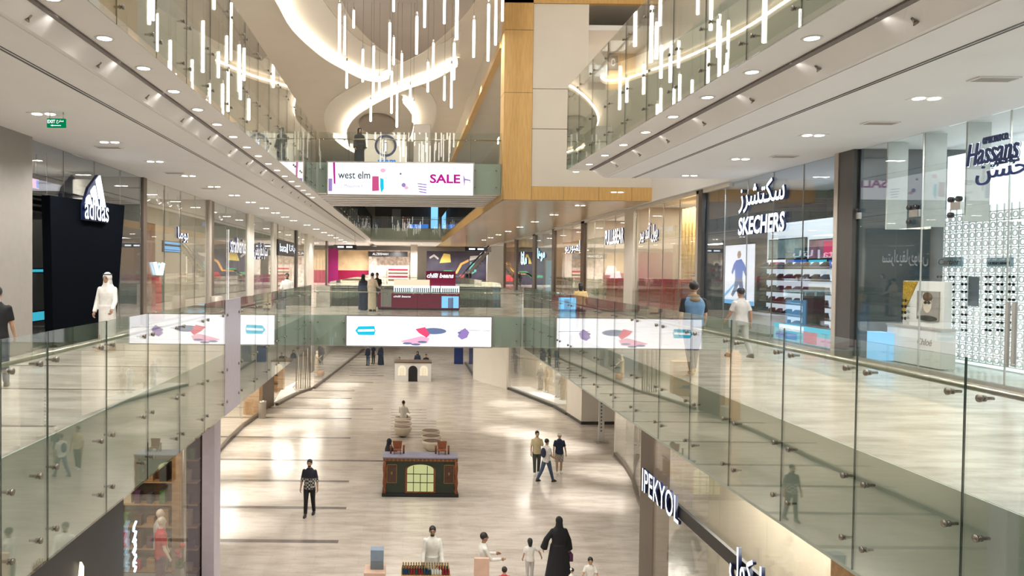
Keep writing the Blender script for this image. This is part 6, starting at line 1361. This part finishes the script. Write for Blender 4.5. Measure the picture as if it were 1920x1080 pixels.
# ---- perfume table and neighbours, bottom of the view
Yt = 17.0; xa, xb = onY(752, 1078, Yt).x, onY(845, 1078, Yt).x; zt = onY(800, 1079, Yt).z
t = thing('perfume_table', 'oak sales table full of small bottles at the bottom edge', 'table', (xa, Yt, G0)); MB().box(0, xb - xa, -.05, .45, zt - G0 - .05, zt - G0).build('table_top', M_OAK, t, .008); MB().box(.05, xb - xa - .05, 0, .4, 0, zt - G0 - .05).build('cabinet', M_BROWN, t)
def bottle(mt, nm): 
    t = thing('perfume_bottle', nm, 'bottle'); MB().lathe([(.026, 0), (.03, .01), (.03, .10), (.012, .125), (.012, .14)], (0, 0, 0), 12).build('glass_body', mt, t); MB().lathe([(.015, .14), (.016, .15), (.016, .185), (.008, .19)], (0, 0, 0), 10).build('cap', M_GOLD, t); return t
bm_ = [(mat('dark_red_glass', (.18, .01, .02), .15), 'dark red'), (mat('dark_green_glass', (.01, .05, .05), .15), 'dark green'), (mat('pale_clear_glass', (.6, .62, .58), .15), 'pale clear'), (mat('dark_blue_glass', (.01, .03, .12), .15), 'dark blue')]
bp = [(bottle(m_, 'x'), c_) for m_, c_ in bm_]; bk = [list(b_[0].children) for b_ in bp]; usedb = set()
order = [1, 3, 1, 0, 0, 1, 0, 0, 1, 3, 1, 2, 2, 2, 2, 0, 0, 0]
for row in range(3):
    for k, ci in enumerate(order):
        ci = order[(k + row * 1) % len(order)]; loc = (xa + .05 + k * (xb - xa - .1) / 17, Yt + .04 + row * .13, zt + .001); l_ = '%s bottle on the sales table, %s row, %s from the left' % (bp[ci][1], ordn(row), ordn(k))
        if ci not in usedb: usedb.add(ci); o = bp[ci][0]; o.location = loc; o['label'] = l_
        else: o = copy_fast(bp[ci][0], bk[ci], loc, 0, l_)
        o['group'] = 'bottles on the sales table'
s = MB(); a, b = onY(889, 1060, 17.1), onY(917, 1060, 17.1); s.box(a.x, b.x, 17.05, 17.15, G0, onY(900, 1046, 17.1).z); one('booth_screen', s, mat('pink_beige_panel', (.62, .42, .32), .5), 'plain pinkish panel in front of the cream-shirted person', 'panel', bevel=.005)
t = thing('display_pedestal', 'pedestal with a blue-grey glass block at the bottom edge', 'display pedestal', (onY(701, 1070, 16.9).x, 16.9, G0)); zz = onY(700, 1068, 16.9).z - G0
MB().box(-.22, .27, -.2, .3, 0, zz).build('base', MATS['pink_beige_panel'], t, .01); MB().box(-.08, .22, 0, .25, zz, onY(700, 1052, 16.9).z - G0).build('dark_band', M_GREYB, t); MB().box(-.08, .22, 0, .25, onY(700, 1052, 16.9).z - G0, onY(700, 1032, 16.9).z - G0).build('glass_block', mat('steel_blue_block', (.20, .26, .34), .15), t)

# ---- sunglasses kiosk on the bridge
Yq = 33.8; q0 = onY(708, 580, Yq); xa, xb = q0.x, onY(862, 580, Yq).x; W_ = xb - xa
t = thing('sunglasses_kiosk', 'maroon sunglasses kiosk with lit display cases and a red sign tower', 'kiosk', (xa, Yq, .003))
def kz(py): return onY(780, py, Yq).z
def kx(px): return onY(px, 560, Yq).x - xa
MB().box(0, W_, 0, 1.4, .06, kz(550)).build('counter', M_MAR, t, .01); MB().box(.03, W_ - .03, .03, 1.37, 0, .06).build('plinth', M_BLACK, t)
for (p0, p1) in ((738, 772), (773, 806), (809, 825), (827, 861)):
    cs = MB().box(kx(p0), kx(p1), .02, .35, kz(550), kz(536)).build('display_case', E_DAY, t)
    for k in range(max(2, int((p1 - p0) / 4))): MB().box(kx(p0) + .05 + k * .095, kx(p0) + .10 + k * .095, .0, .02, kz(549), kz(540)).build('goods', M_GREYB, cs)
MB().box(kx(738), kx(806), .5, .7, kz(536), kz(525)).build('glass_case', MATS['soft_warm_window_glow'], t)
letters('lettering', 'chilli beans', (kx(738), -.01, kz(558)), (1, 0, 0), (0, 0, 1), kx(770) - kx(738), .09, .02, E_SIGN, t, shear=.2)
MB().box(kx(828), kx(860), -.03, 0, kz(577), kz(555)).build('screen', M_LBLUE, t); MB().box(kx(840), kx(850), -.036, -.03, kz(577), kz(558)).build('screen_figure', E_SLATE, t)
MB().box(kx(714), kx(734), -.03, 0, kz(576), kz(543)).build('side_showcase', M_STEEL, t)
hd_ = MB().box(kx(799), kx(856), .8, .95, kz(545), kz(508)).build('sign_tower', M_MAR, t); letters('lettering', 'chilli beans', (kx(801), .79, kz(521)), (1, 0, 0), (0, 0, 1), kx(852) - kx(801), .21, .02, E_SIGN, hd_, bold=.02, shear=.2)
# stone pier on the bridge
s = MB(); a, b = onY(594, 560, 35.6), onY(620, 560, 35.6); s.box(a.x, b.x, 35.3, 36.0, 0, 1.0); one('stone_pier', s, M_FLOOR1, 'low veined stone pier at the left rear corner of the bridge', 'pier', bevel=.01)
# blue waste/advert stand by the yellow top
X = 6.9; p = onX(1067, 570, X); s = MB(); s.box(X - .05, X + .05, p.y - .9, p.y + .9, 0.002, 1.05); s = MB(); q = onY(1050, 580, 26.5); r = onY(1086, 580, 26.5); s.box(q.x, r.x, 26.5, 26.6, .002, onY(1060, 558, 26.5).z); one('advert_panel', s, M_LBLUE, 'low light blue advert panel left of the yellow top', 'advert panel', bevel=.005)
s = MB(); p = onX(408, 560, XL + .8); s.lathe([(.24, 0), (.25, .7), (.2, .72)], (XL + .75, p.y, 0), 20); one('litter_bin', s, M_BEIGEMET, 'round litter bin at the foot of the bronze pillar on the left', 'litter bin')
